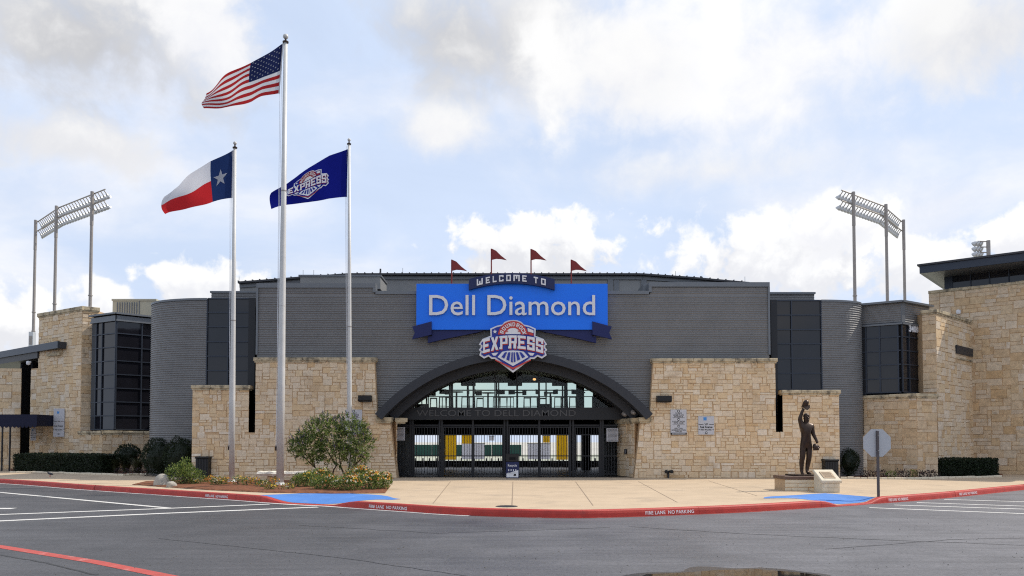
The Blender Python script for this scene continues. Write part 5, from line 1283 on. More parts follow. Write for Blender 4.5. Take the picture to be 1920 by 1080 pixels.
def make_flag(top, bot, bulge, Y, amp, ph):
    def f(u, v, off=0.0):
        def P(u, v):
            a, b = polyl(top, u), polyl(bot, u); s = 4 * v * (1 - v) * bulge * u ** 3
            p = at(lerp(a[0], b[0], v) + s, lerp(a[1], b[1], v), Y)
            p.y = Y + amp * (u ** .6) * math.sin(7.5 * u + 3.0 * v + ph) + .5 * amp * u * math.sin(15 * u - 5 * v + ph) + .55 * u - .06
            return p
        p = P(u, v)
        if off:
            e = .01; du = P(min(1, u + e), v) - P(max(0, u - e), v); dv = P(u, min(1, v + e)) - P(u, max(0, v - e)); n = du.cross(dv).normalized()
            if n.y > 0: n = -n
            p = p + n * off
        return p
    return f
def cloth(f, nu, nv, colour, mats, name, t):
    vs = [f(i / nu, j / nv) for i in range(nu + 1) for j in range(nv + 1)]; mb = MB()
    for i in range(nu):
        for j in range(nv):
            a = i * (nv + 1) + j; mb.f.append((a, a + nv + 1, a + nv + 2, a + 1)); mb.m.append(colour((i + .5) / nu, (j + .5) / nv))
    mb.v = [tuple(v) for v in vs]; return mb.build(name, mats, t, smooth=True, fix=False)
def on_cloth(f, polys, m, name, t, off, sides=(1, -1), maxlen=.06):
    """flat print that follows the cloth; polygons given in (u, v)"""
    mb = MB()
    for p in polys:
        bm = bmesh.new(); vs = [bm.verts.new((a, b, 0)) for a, b in p]
        for tr in tessellate_polygon([[Vector((a, b, 0)) for a, b in p]]):
            try: bm.faces.new([vs[i] for i in tr])
            except ValueError: pass
        for _ in range(3):
            ed = [e for e in bm.edges if e.calc_length() > maxlen]
            if not ed: break
            bmesh.ops.subdivide_edges(bm, edges=ed, cuts=1); bmesh.ops.triangulate(bm, faces=bm.faces)
        bm.verts.index_update()
        for s in sides: mb.add([f(min(1, max(0, v.co.x)), min(1, max(0, v.co.y)), off * s) for v in bm.verts], [tuple(v.index for v in fa.verts) for fa in bm.faces])
        bm.free()
    return mb.build(name, m, t, fix=False)
def fab(n, c): return mat(n, c, .8, spec=.1, transl=.45)
fr, fw, fn = fab('flag_red', (.36, .022, .025)), fab('flag_white', (.66, .66, .68)), fab('flag_navy', (.014, .020, .075))
tr_, tw, tn = fab('texas_red', (.52, .025, .03)), fab('texas_white', (.68, .68, .72)), fab('texas_blue', (.016, .035, .12))
xn = fab('team_flag_blue', (.006, .010, .17)); xs = mat('team_flag_silver', (.86, .86, .88), .8, spec=.1, transl=.08); xr_ = mat('team_flag_red', (.34, .03, .04), .8, spec=.1); xb = mat('team_flag_field', (.012, .025, .26), .8, spec=.1)
# American flag
us = make_flag([(530.5, 83), (500, 98), (470, 114), (420, 136), (391, 150), (374, 160)], [(523, 176.5), (491, 181), (470, 187), (445, 189.5), (414, 192.5), (378.5, 199)], -6, YT, .20, .4)
t = thing('american_flag', 'large American flag flying from the tallest flagpole', 'flag', us(0, 1))
cloth(us, 60, 26, lambda u, v: 2 if (u < .40 and v < 7 / 13) else (0 if int(v * 13) % 2 == 0 else 1), [fr, fw, fn], 'cloth', t)
st = []
for r_ in range(9):
    for c in range(6 if r_ % 2 == 0 else 5):
        cu, cv = (.40 / 12) * (1 + 2 * c + (r_ % 2)), (7 / 13) * (r_ + 1) / 10
        st.append([(cu + (.0115 if k % 2 == 0 else .0046) * math.sin(math.pi * k / 5), cv - (.0205 if k % 2 == 0 else .0082) * math.cos(math.pi * k / 5)) for k in range(10)])
for s_ in st: on_cloth(us, [s_], fw, 'star', t, .012)
MB().tube([us(-.0, 0) + Vector((.02, 0, 0)), us(0, 1) + Vector((.02, 0, 0))], .022, 6).build('header_band', fw, t)
# Texas flag
tx = make_flag([(437, 283), (393, 302), (350, 325), (315, 346), (299, 362)], [(435, 372), (396, 376.5), (350, 386), (303, 397)], -7, YL, .16, 1.6)
t = thing('texas_flag', 'Texas lone star flag flying from the left flagpole', 'flag', tx(0, 1))
cloth(tx, 48, 20, lambda u, v: 2 if u < .30 else (1 if v < .5 else 0), [tr_, tw, tn], 'cloth', t)
on_cloth(tx, [[(.158 + (.100 if k % 2 == 0 else .039) * math.sin(math.pi * k / 5), .5 - (.205 if k % 2 == 0 else .08) * math.cos(math.pi * k / 5)) for k in range(10)]], tw, 'star', t, .012, maxlen=.03)
MB().tube([tx(0, 0) + Vector((.02, 0, 0)), tx(0, 1) + Vector((.02, 0, 0))], .02, 6).build('header_band', tw, t)
# team flag with the emblem
ex = make_flag([(651, 281), (618, 291.5), (579, 311), (540, 332), (505, 356.6)], [(649.5, 370), (614, 371), (575.5, 377), (533, 381), (502, 385.5)], -3, YRt, .14, 2.6)
t = thing('team_flag', 'navy team flag with the EXPRESS emblem flying from the right flagpole', 'flag', ex(0, 1))
cloth(ex, 48, 20, lambda u, v: 0, [xn], 'cloth', t)
def euv(p): return (.22 + .56 * (1214 - p[0]) / 1064, .10 + .80 * (p[1] - 165) / 820)
FM = {'silver': xs, 'blue': xb, 'red': xr_}; FN = {'silver': 'emblem_silver', 'blue': 'emblem_blue', 'red': 'emblem_red'}
for col_, polys, lv in emblem_layers():
    on_cloth(ex, [[euv(p) for p in q] for q in polys], FM[col_], FN[col_], t, .008 + .008 * lv + (.003 if col_ == 'red' else 0), sides=(1,), maxlen=.05)
MB().tube([ex(0, 0) + Vector((.02, 0, 0)), ex(0, 1) + Vector((.02, 0, 0))], .02, 6).build('header_band', xn, t)

# ================================================================== STATUE
SB = gnd(1500, 921, PZ); YSt = SB.y + .55
def sp(x, y, dy=0.0):                                   # enlarged view of the statue -> figure plane
    p = at(1460 + x / 5.68, 740 + y / 5.68, YSt); p.y += dy; return p
pl = thing('statue_plinth', 'low pale limestone plinth under the bronze statue', 'plinth', SB)
x0, x1 = at(1472, 900, SB.y).x, at(1541, 900, SB.y).x; zt_ = Z_(899, SB.y); zc0 = Z_(893, SB.y)
MB().box(x0 + .02, x1 - .02, SB.y + .02, SB.y + 1.2, PZ, zt_).build('plinth_core', mortar_m, pl); 
stone_face(pl, (x0, SB.y + .03), (x1, SB.y + .03), PZ, zt_, cw=.12, ch=.135, seed=71, m=podium_m)
MB().bevbox((x0 - .02, SB.y - .03, zt_), UX, UZ, NF, 0, x1 - x0 + .04, 0, zc0 - zt_, -1.25, 0, .015).build('coping_slab', mat('brown_granite', (.12, .07, .05), .5, var=.2, vscale=12), pl)
xb0, xb1 = sp(118, 860).x, sp(400, 860).x; zb1 = sp(0, 848).z
stt = thing('bronze_statue', 'dark bronze statue of a baseball player raising his cap on a plinth', 'statue', (SB.x, YSt, zc0))
MB().bevbox((xb0, YSt - .45, zc0 + .002), UX, UZ, NF, 0, xb1 - xb0, 0, zb1 - zc0, -.95, 0, .015).build('bronze_base', bronze_m, stt)
def skin_body(name, nodes, edges, root, m, parent, levels=2):
    me = bpy.data.meshes.new(name); off = wloc(parent); keys = list(nodes)
    me.from_pydata([tuple(nodes[k][0] - off) for k in keys], [(keys.index(a), keys.index(b)) for a, b in edges], [])
    o = bpy.data.objects.new(name, me); COL.objects.link(o)
    md = o.modifiers.new('skin', 'SKIN'); md.use_smooth_shade = True
    for i, k in enumerate(keys):
        sv_ = me.skin_vertices[0].data[i]; r_ = nodes[k][1]; sv_.radius = r_ if isinstance(r_, tuple) else (r_, r_); sv_.use_root = (k == root)
    sb = o.modifiers.new('sub', 'SUBSURF'); sb.levels = levels; sb.render_levels = levels
    dg = bpy.context.evaluated_depsgraph_get(); dg.update(); me2 = bpy.data.meshes.new_from_object(o.evaluated_get(dg))
    o.modifiers.clear(); o.data = me2; me2.materials.clear(); me2.materials.append(m); me2.polygons.foreach_set('use_smooth', [True] * len(me2.polygons)); o.parent = parent
    return o
def sr(r): return r / 5.68 / 1500 * YSt * 1.03     # enlarged-view radius -> metres
q = lambda x, y, r, dy=0.0: (sp(x, y, dy), sr(r) if not isinstance(r, tuple) else (sr(r[0]), sr(r[1])))
body = {
 'pelvis': q(290, 505, (55, 44)), 'waist': q(290, 450, (62, 45)), 'chest': q(290, 380, (76, 52)), 'upper': q(290, 322, (62, 46)), 'neck': q(294, 296, 24), 'skull0': q(295, 276, 27, -.02), 'skull1': q(295, 248, (30, 34), -.03), 'skull2': q(295, 226, (25, 29), -.01),
 'sl': q(240, 314, 31), 'el': q(221, 258, 22, -.04), 'wl': q(246, 176, 16, -.06), 'hl': q(262, 146, 15, -.07),
 'sr': q(348, 330, 30), 'er': q(368, 415, 22, .02), 'wr': q(398, 492, 14, -.06), 'hr': q(403, 520, 14, -.09),
 'hipl': q(264, 545, (34, 38)), 'kl': q(250, 670, 28, -.03), 'cl': q(247, 720, 27, .03), 'al': q(248, 815, 18, .03), 'fl': q(246, 838, 16, -.04), 'tl': q(240, 842, 13, -.22),
 'hipr': q(322, 545, (34, 38)), 'kr': q(321, 670, 28, -.03), 'cr': q(318, 720, 27, .03), 'ar': q(304, 812, 18, .03), 'fr': q(306, 836, 16, -.05), 'tr': q(320, 840, 13, -.24)}
# fingers of the raised hand close round the cap
ed = [('pelvis', 'waist'), ('waist', 'chest'), ('chest', 'upper'), ('upper', 'neck'), ('neck', 'skull0'), ('skull0', 'skull1'), ('skull1', 'skull2'), ('upper', 'sl'), ('sl', 'el'), ('el', 'wl'), ('wl', 'hl'), ('upper', 'sr'), ('sr', 'er'), ('er', 'wr'), ('wr', 'hr'),
      ('pelvis', 'hipl'), ('hipl', 'kl'), ('kl', 'cl'), ('cl', 'al'), ('al', 'fl'), ('fl', 'tl'), ('pelvis', 'hipr'), ('hipr', 'kr'), ('kr', 'cr'), ('cr', 'ar'), ('ar', 'fr'), ('fr', 'tr')]
skin_body('body', body, ed, 'pelvis', bronze_m, stt)
mb = MB()
for k, (dx, ln) in enumerate(((-14, 30), (-5, 36), (5, 37), (14, 32))):
    a = sp(262 + dx * .8, 140, -.09); mb.tube([a, sp(264 + dx * 1.2, 140 - ln * .5, -.125), sp(266 + dx * 1.2, 140 - ln, -.10)], [.013, .012, .009], 7)
mb.tube([sp(248, 148, -.05), sp(238, 128, -.06), sp(246, 112, -.06)], [.015, .013, .010], 7); mb.build('raised_fingers', bronze_m, stt, smooth=True)
mb = MB()                                                # face, ears, hair
for s in (-1, 1):
    mb.lathe(sp(295 + s * 29, 252, .0), [(.012, -.01), (.022, 0), (.016, .012)], 8, axis=(s, -.2, 0)); mb.lathe(sp(295 + s * 13, 244, -.165), [(.005, -.012), (.018, 0), (.010, .012)], 8, axis=(0, -1, 0))
    mb.tube([sp(295 + s * 4, 236, -.175), sp(295 + s * 22, 235, -.16)], .010, 6)
mb.tube([sp(295, 238, -.17), sp(295, 254, -.205), sp(295, 258, -.18)], [.010, .02, .014], 8); mb.tube([sp(283, 268, -.155), sp(295, 267, -.172), sp(307, 268, -.155)], .009, 6)
mb.build('face', bronze_m, stt, smooth=True)
mb = MB(); mb.lathe(sp(295, 226, .0), [(sr(31), -.05), (sr(33), 0), (sr(28), .05), (sr(16), .085), (.01, .095)], 14); mb.build('hair', bronze_m, stt, smooth=True)
mb = MB(); c = sp(276, 100, -.10)
mb.lathe(c, [(sr(28), -.12), (sr(30), -.02), (sr(28), .08), (sr(18), .14), (.01, .16)], 14, axis=(.15, -.5, .85)); mb.prism([(-.11, 0), (-.09, -.10), (0, -.15), (.09, -.10), (.11, 0)], c + Vector((.02, -.06, -.07)), (1, 0, .2), (0, .6, 1), (0, -1, .6), -.012, .012); mb.build('cap', bronze_m, stt, smooth=False)
mb = MB(); c = sp(384, 556, -.10)
mb.lathe(c, [(.03, -.07), (sr(30), -.05), (sr(37), 0), (sr(30), .05), (.05, .08)], 14, axis=(.35, -.8, .4))
for k in range(4): mb.tube([c + Vector((-.07 + .045 * k, -.04, -.02)), c + Vector((-.09 + .05 * k, -.06, -.12))], [.04, .03], 7)
mb.tube([c + Vector((.09, -.02, .02)), c + Vector((.12, -.05, -.04))], [.035, .022], 7); mb.build('glove', bronze_m, stt, smooth=True)
mb = MB(); mb.lathe(sp(290, 478, 0), [(sr(48), -.02), (sr(50), 0), (sr(48), .03)], 20); mb.build('belt', bronze_m, stt)
# plaque podium
po = thing('plaque_podium', 'pale stone podium with a sloping bronze plaque beside the statue', 'podium', gnd(1550, 923, PZ)); b0 = gnd(1550, 924, PZ); x0, x1 = at(1540, 900, b0.y).x, at(1576, 900, b0.y).x
zf_, zb_ = Z_(904, b0.y), Z_(884, b0.y + .7)
MB().prism([(0, PZ), (0, zf_ - .02), (-.75, zb_ - .03), (-.75, PZ)], (x0 + .03, b0.y, 0), NF, UZ, UX, 0, x1 - x0 - .06).build('pedestal', podium_m, po)
for k in range(2):
    for s in range(3):
        w = (x1 - x0 - .06) / 3; MB().bevbox((x0 + .03 + w * (s + (.25 if k else 0)) * .9, b0.y, PZ + .02 + k * .16), UX, UZ, NF, .008, w - .008, .008, .15, 0, .015, .008).build('stone', podium_m, po)
d = Vector((0, .75, zb_ - zf_)); sl = d.length; d.normalize(); nn_ = Vector((0, -d.z, d.y))
MB().bevbox((x0 - .02, b0.y - .05, zf_ - .03), UX, d, nn_, 0, x1 - x0 + .04, 0, sl + .05, 0, .09, .02).build('sloping_top', podium_m, po)
w = x1 - x0; plq = mat('plaque_bronze', (.46, .34, .22), .55, metal=.2, var=.1)
MB().bevbox((x0 + w * .18, b0.y - .05, zf_ - .03), UX, d, nn_, 0, w * .62, sl * .22, sl * .80, .09, .115, .01).build('plaque', plq, po)
mb = MB()
for k in range(6): mb.obox((x0 + w * .18, b0.y - .05, zf_ - .03), UX, d, nn_, w * .06, w * (.56 - .05 * (k % 2)), sl * (.30 + .075 * k), sl * (.325 + .075 * k), .116, .118)
mb.build('plaque_print', bronze_m, po)
# stop sign from behind
g0 = gnd(1646.5, 932, PZ * .9); ss = thing('stop_sign', 'grey back of an octagonal stop sign on a dark post at the kerb ramp', 'road sign', g0)
cz = Z_(830.5, g0.y); cx = at(1646, 830, g0.y).x; rr = 25.8 / 1500 * g0.y / math.cos(R(22.5))
MB().prism([(cx + rr * math.cos(R(22.5 + 45 * k)), cz + rr * math.sin(R(22.5 + 45 * k))) for k in range(8)], (0, g0.y + .06, 0), UX, UZ, NF, -.006, 0).build('panel', sback_m, ss)
MB().prism([(cx + rr * .97 * math.cos(R(22.5 + 45 * k)), cz + rr * .97 * math.sin(R(22.5 + 45 * k))) for k in range(8)], (0, g0.y + .0675, 0), UX, UZ, NF, -.001, 0).build('red_face', lred_m, ss)
postm = mat('sign_post', (.10, .085, .085), .55, metal=.3)
MB().bevbox((cx, g0.y, 0), UX, UZ, NF, -.033, .033, g0.z - .02, cz + rr * .82, -.05, .02, .006).build('post', postm, ss)
for dz in (-.25, .25): MB().lathe((cx, g0.y - .021, cz + dz), [(.018, 0), (.018, .012)], 8, axis=(0, -1, 0)).build('bolt', tower_m, ss)
# bench
bb = gnd(532, 908, PZ + .05); be = thing('stone_bench', 'rustic stone slab bench on two stone legs behind the tallest flagpole', 'bench', bb); Yb2 = bb.y
x0, x1 = at(485, 890, Yb2).x, at(579, 890, Yb2).x; zt1, zt0 = Z_(884, Yb2), Z_(892, Yb2)
def rough_slab(x0, x1, y0, y1, z0, z1, n, j, name, m, par):
    r_ = random.Random(5); vs = []; prof = lambda: [(y0 + r_.uniform(0, j), z0 + r_.uniform(-j, j) * .5), (y0 + r_.uniform(-j, 0), (z0 + z1) / 2), (y0 + r_.uniform(0, j), z1 + r_.uniform(-j, j) * .4), (y1, z1 + r_.uniform(-j, j) * .4), (y1, z0)]
    for i in range(n + 1): vs += [(lerp(x0, x1, i / n) + r_.uniform(-j, j) * .5, a, b) for a, b in prof()]
    fs = [(i * 5 + k, i * 5 + (k + 1) % 5, (i + 1) * 5 + (k + 1) % 5, (i + 1) * 5 + k) for i in range(n) for k in range(5)] + [tuple(range(5)), tuple(range(n * 5, n * 5 + 5))]
    return MB().add(vs, fs).build(name, m, par)
rough_slab(x0, x1, Yb2 - .25, Yb2 + .3, zt0, zt1, 12, .05, 'seat', benchtop_m, be)
for a, b in ((502, 517), (549, 562)):
    xa, xb_ = at(a, 900, Yb2).x, at(b, 900, Yb2).x; MB().add([(xa - .05, Yb2 - .18, PZ), (xb_ + .05, Yb2 - .18, PZ), (xb_ + .05, Yb2 + .2, PZ), (xa - .05, Yb2 + .2, PZ), (xa + .02, Yb2 - .15, zt0 - .02), (xb_ - .02, Yb2 - .15, zt0 - .02), (xb_ - .02, Yb2 + .18, zt0 - .02), (xa + .02, Yb2 + .18, zt0 - .02)], [(0, 3, 2, 1), (4, 5, 6, 7), (0, 1, 5, 4), (1, 2, 6, 5), (2, 3, 7, 6), (3, 0, 4, 7)]).build('leg', mat('bench_leg_stone', (.50, .36, .22), .9, var=.2, vscale=6, bump=.5) if 'bench_leg_stone' not in MATS else MATS['bench_leg_stone'], be)
# bins
def bin_(label, px0, px1, py0, py1, Y):
    x0, x1, z1 = X_(px0, Y, 870), X_(px1, Y, 870), Z_(py0, Y); t = thing('trash_bin', label, 'trash bin', ((x0 + x1) / 2, Y, PZ)); w = x1 - x0
    mb = MB(); mb.bevbox((x0, Y, PZ), UX, UZ, NF, .03, w - .03, .03, z1 - PZ - .10, -w + .05, -.02, .02); mb.build('body', black_m, t)
    MB().bevbox((x0, Y, PZ), UX, UZ, NF, 0, w, z1 - PZ - .098, z1 - PZ, -w, .01, .02).build('lid', black_m, t)
    for k in range(7): MB().obox((x0, Y, PZ), UX, UZ, NF, .06 + (w - .14) * k / 7, .06 + (w - .14) * k / 7 + .04, .05, z1 - PZ - .13, -.019, -.002).build('slat', dark_m, t)
bin_('black slatted trash bin against the low left stone wall', 365, 391, 856, 893, 38.15); bin_('dark square trash bin behind the plaque podium', 1547, 1574, 861, 892, 38.1)
# drain cover, bird
dc = gnd(950, 949, PZ + .008); MB().lathe(dc, [(.30, -.02), (.30, .0), (.27, .004)], 20).build('drain_cover', joint_m, None); tag(bpy.data.objects['drain_cover'], 'flat dark round drain cover in the plaza pavement near the kerb', 'drain cover')
bp_ = gnd(94, 894.5, PZ); bi = thing('pigeon', 'small dark pigeon walking on the plaza at the far left', 'bird', bp_); pm = mat('feather_grey', (.05, .05, .06), .7)
skin_body('body', {'a': (bp_ + Vector((.16, 0, .13)), .016), 'b': (bp_ + Vector((.08, 0, .14)), .045), 'c': (bp_ + Vector((-.02, 0, .16)), .062), 'd': (bp_ + Vector((-.09, 0, .20)), .036), 'e': (bp_ + Vector((-.11, 0, .245)), .032), 'f': (bp_ + Vector((-.155, 0, .24)), .008)}, [('a', 'b'), ('b', 'c'), ('c', 'd'), ('d', 'e'), ('e', 'f')], 'c', pm, bi)
for s in (-.025, .025): MB().tube([bp_ + Vector((0, s, .11)), bp_ + Vector((-.01, s, .0))], .007, 5).build('leg', lred_m, bi)
# ================================================================== PLANTING
pr = random.Random(99)
def leaf(mb, p, d, up, ln, wd, mi):
    s = d.cross(up)
    if s.length < 1e-3: s = d.cross(Vector((1, 0, .1)))
    s.normalize(); nn = s.cross(d)
    mb.v += [tuple(p), tuple(p + d * ln * .45 + s * wd + nn * ln * .06), tuple(p + d * ln), tuple(p + d * ln * .45 - s * wd + nn * ln * .06)]
    o = len(mb.v) - 4; mb.f.append((o, o + 1, o + 2, o + 3)); mb.m.append(mi)
def rdir(r): 
    while True:
        v = Vector((r.uniform(-1, 1), r.uniform(-1, 1), r.uniform(-1, 1)))
        if .05 < v.length < 1: return v.normalized()
def cloud(mb, c, rad, n, ln, wd, weights, out=.8, shell=.55, r=pr, upb=.2):
    """leaves through an ellipsoid, denser towards its skin, pointing outwards"""
    c = Vector(c); k = list(range(len(weights)))
    for _ in range(n):
        v = rdir(r); s = shell + (1 - shell) * r.random() if r.random() < .75 else r.random()
        s *= 1 + .22 * mnoise.noise(v * 2.3 + c * 1.7)
        p = c + Vector((v.x * rad[0], v.y * rad[1], v.z * rad[2])) * s
        d = (v * out + rdir(r) * (1.2 - out) + Vector((0, 0, upb))).normalized()
        leaf(mb, p, d, rdir(r), ln * r.uniform(.7, 1.3), wd * r.uniform(.7, 1.3), r.choices(k, weights)[0])
def plant(name, label, cat, loc, blobs, ln, wd, mats, weights, stems=0, group=None, petals=None, foliage='foliage'):
    t = thing(name, label, cat, loc, group); mb = MB()
    for c, rad, n in blobs: cloud(mb, c, rad, n, ln, wd, weights)
    mb.build(foliage, mats, t, fix=False)
    if stems:
        sb = MB(); L0 = Vector(loc)
        for _ in range(stems):
            c, rad, n = pr.choice(blobs); e = Vector(c) + Vector((pr.uniform(-.5, .5) * rad[0], pr.uniform(-.5, .5) * rad[1], pr.uniform(-.1, .5) * rad[2]))
            sb.tube([L0 + Vector((pr.uniform(-.05, .05), pr.uniform(-.05, .05), 0)), L0.lerp(e, .5) + Vector((0, 0, .05)), e], [.014, .010, .005], 5)
        sb.build('stem', bark_m, t)
    if petals:
        pm_, n, sz = petals; fb = MB()
        for _ in range(n):
            c, rad, _n = pr.choice(blobs); v = rdir(pr); v.z = abs(v.z) * .9 + .1; v.y = -abs(v.y); v.normalize()
            p = Vector(c) + Vector((v.x * rad[0], v.y * rad[1], v.z * rad[2])) * pr.uniform(.85, 1.08); mi = pr.randrange(len(pm_))
            for a in range(5):
                q_ = 2 * math.pi * a / 5; s = v.cross(Vector((0, 0, 1))); s = s.normalized() if s.length > .01 else UX; w_ = s.cross(v)
                leaf(fb, p, (s * math.cos(q_) + w_ * math.sin(q_) + v * .4).normalized(), v, sz, sz * .4, mi)
        fb.build('flower', pm_, t, fix=False)
    return t
# --- planting bed in the plaza
bedp = [gnd(x, y, PZ) for x, y in [(247, 909), (300, 913), (400, 919.5), (500, 924), (620, 926), (722, 925), (733, 911), (640, 903), (520, 902), (430, 902.5), (330, 901.5), (268, 904)]]
mb = MB(); cen = sum(bedp, Vector()) / len(bedp); n = len(bedp); rings = []
for f, h in ((1.0, .012), (.97, .05), (.80, .085), (.5, .10), (.2, .10)):
    rings.append([Vector((cen.x + (p.x - cen.x) * f, cen.y + (p.y - cen.y) * f, PZ + h + (pr.uniform(-.015, .015) if f < .95 else 0))) for p in bedp])
vs = [p for r_ in rings for p in r_]; fs = [(a * n + i, a * n + (i + 1) % n, (a + 1) * n + (i + 1) % n, (a + 1) * n + i) for a in range(len(rings) - 1) for i in range(n)] + [tuple(range(4 * n, 5 * n))]
mb.add(vs, fs).build('mulch_bed', mulch_m, None, kind='structure')
BZ = PZ + .08
# --- the small multi-stemmed flowering tree
tb = gnd(641, 902.2, BZ); YTr = tb.y
def tp2(x, y, dy=0.0): p = at(470 + x / 5.683, 760 + y / 5.683, YTr); p.y += dy; return p
tree = thing('flowering_tree', 'small round multi-stemmed tree with purple flower spikes in the mulch bed', 'tree', tb)
limbs = [([(930, 815), (900, 775), (860, 748), (790, 728), (722, 708), (690, 660), (670, 560), (640, 420)], .055, -.1), ([(905, 780), (872, 730), (884, 685), (912, 640), (900, 540), (860, 400)], .045, .15),
         ([(1012, 818), (1020, 775), (985, 715), (955, 650), (940, 540), (960, 380)], .055, .1), ([(1018, 775), (1060, 700), (1098, 640), (1130, 520), (1150, 400)], .050, -.12), ([(1025, 765), (1040, 690), (1050, 630), (1060, 500), (1040, 330)], .042, .25), ([(690, 660), (600, 580), (520, 480)], .03, -.2), ([(912, 640), (820, 480), (760, 320)], .03, -.3), ([(1098, 640), (1190, 560), (1230, 480)], .03, .1)]
for pts, r0, dy in limbs:
    P = [tp2(x, y, dy * i / len(pts)) for i, (x, y) in enumerate(pts)]; P[0].z -= .02
    MB().tube(P, [lerp(r0, .012, i / (len(P) - 1)) for i in range(len(P))], 9).build('trunk_stem', bark_m, tree, smooth=True)
mb = MB(); r = random.Random(4)
lobes = [((640, 430), 190, 190), ((860, 330), 210, 220), ((1080, 360), 200, 220), ((800, 190), 110, 100), ((880, 520), 230, 130), ((600, 470), 170, 110), ((1180, 450), 130, 150), ((1030, 200), 110, 100), ((530, 400), 110, 110), ((700, 270), 120, 110), ((1090, 560), 120, 90), ((1160, 300), 100, 100)]
W8 = [4, 3, 3]
for (cx_, cy_), rx, ry in lobes:
    c = tp2(cx_, cy_, 0); k = YTr / 1500 / 5.683; ax_, az_ = rx * k, ry * k; vol = rx * ry
    for _ in range(int(vol / 225)):                      # sprays of narrow leaves
        v = rdir(r); s = r.uniform(.45, 1.0); o_ = Vector((v.x * ax_, v.y * min(ax_, 1.1) * 1.0, v.z * az_)) * s * (1 + .25 * mnoise.noise(v * 2 + c)); p = c + o_
        d = (v + Vector((0, 0, .35)) + rdir(r) * .5).normalized(); w_ = r.choices([0, 1, 2], W8)[0]; ln = r.uniform(.14, .26)
        for j in range(9):
            f = (j + 1) / 9; leaf(mb, p + d * ln * f, (d * .6 + rdir(r) * .8).normalized(), rdir(r), r.uniform(.09, .15), .020, w_ if r.random() < .75 else r.randrange(3))
mb.build('crown', [leaf_a, leaf_b, leaf_c], tree, fix=False)
mb = MB()
for _ in range(90):
    (cx_, cy_), rx, ry = r.choice(lobes); c = tp2(cx_, cy_); k = YTr / 1500 / 5.683; v = rdir(r); v.z = abs(v.z); v.y = -abs(v.y); v.normalize(); p = c + Vector((v.x * rx * k, v.y * min(rx * k, 1.1), v.z * ry * k)) * 1.0; d = (v + Vector((0, 0, .9)) + rdir(r) * .3).normalized()
    mb.tube([p, p + d * .10, p + d * .2], [.012, .014, .003], 5)
mb.build('flower_spike', lav_m, tree, kind='stuff')
# --- boulders and the leafy shrub at the left end of the bed
def boulder(label, px, py, rx, rz):
    p = gnd(px, py, BZ - .03); bm = bmesh.new(); bmesh.ops.create_icosphere(bm, subdivisions=3, radius=1)
    for v in bm.verts:
        d = 1 + .28 * mnoise.noise(v.co * 1.1 + p) + .10 * mnoise.noise(v.co * 3 + p); v.co = Vector((v.co.x * rx * d, v.co.y * rx * .8 * d, max(-.05, v.co.z * rz * d)))
    me = bpy.data.meshes.new('boulder'); bm.to_mesh(me); bm.free(); me.materials.append(rock_m); o = bpy.data.objects.new('boulder', me); COL.objects.link(o); o.location = p
    for f in me.polygons: f.use_smooth = True
    tag(o, label, 'rock')
boulder('large grey boulder at the left end of the mulch bed', 304, 909, .33, .40); boulder('small round boulder in front of the leafy green shrub', 321, 911.5, .19, .20)
b_ = gnd(345, 907, BZ); k = b_.y / 1500
plant('leafy_shrub', 'loose bright green leafy shrub beside the large boulder', 'shrub', b_, [(b_ + Vector((0, 0, .40)), (.62, .5, .42), 700), (b_ + Vector((-.32, .05, .38)), (.45, .4, .42), 420), (b_ + Vector((.0, .1, .72)), (.25, .25, .32), 200), (b_ + Vector((.42, 0, .28)), (.42, .4, .3), 360)], .085, .024, [leaf_a, leaf_b, leaf_c], [4, 4, 2], 14)
# --- lantana mounds under the tree
lx = [(572, 913, .46, .46), (610, 917, .50, .42), (652, 918, .50, .42), (692, 916, .48, .52), (716, 914, .34, .46), (598, 907, .5, .52), (672, 907, .5, .60)]
ll = ['dark green mound with few yellow flowers at the left of the tree', 'green flowering mound in front of the tree, left of its stems', 'green mound with orange flowers in front of the tree, right of its stems', 'large yellow and orange flowering mound right of the tree', 'rightmost yellow flowering mound at the corner of the mulch bed', 'green mound behind the left flowering mounds', 'tall green and yellow mound behind the tree stems']
for i, ((px, py, rr_, hh), l) in enumerate(zip(lx, ll)):
    p = gnd(px, py, BZ); plant('flowering_mound', l, 'flowers', p, [(p + Vector((0, 0, hh * .55)), (rr_ * 1.15, .46, hh * .62), 1300), (p + Vector((.15, 0, hh * .9)), (rr_ * .5, .3, hh * .35), 200)], .062, .020, [leaf_b, leaf_a, leaf_c], [4, 4, 2], 5, 'flowering mounds under the tree', ([yel_m, oran_m, cream_m] if i != 0 else [yel_m, leaf_b], 95 if i in (2, 3, 4, 6) else 36, .036))
# --- small bedding plants along the bed
r = random.Random(12)
for i, px in enumerate((352, 366, 384, 396, 404, 414, 424, 446, 462, 478, 492, 508, 514, 540)):
    py = 905.5 + (px - 350) * .062 + r.uniform(-2.5, 3); p = gnd(px, py, BZ - .01); hh = r.uniform(.18, .36); kind = i % 3
    plant('bedding_plant', 'small %s bedding plant in the mulch, %s from the left' % (('orange leaved', 'pale flowering', 'dark green')[kind], ORD[i]), 'flowers', p, [(p + Vector((0, 0, hh * .5)), (.23, .20, hh * .6), 200)], .06, .016, [leaf_a, leaf_c, oran_m if kind == 0 else leaf_b], [3, 2, (3 if kind == 0 else 2)], 3, 'bedding plants in the mulch bed', ([cream_m, yel_m] if kind == 1 else [oran_m, yel_m], 16, .032))
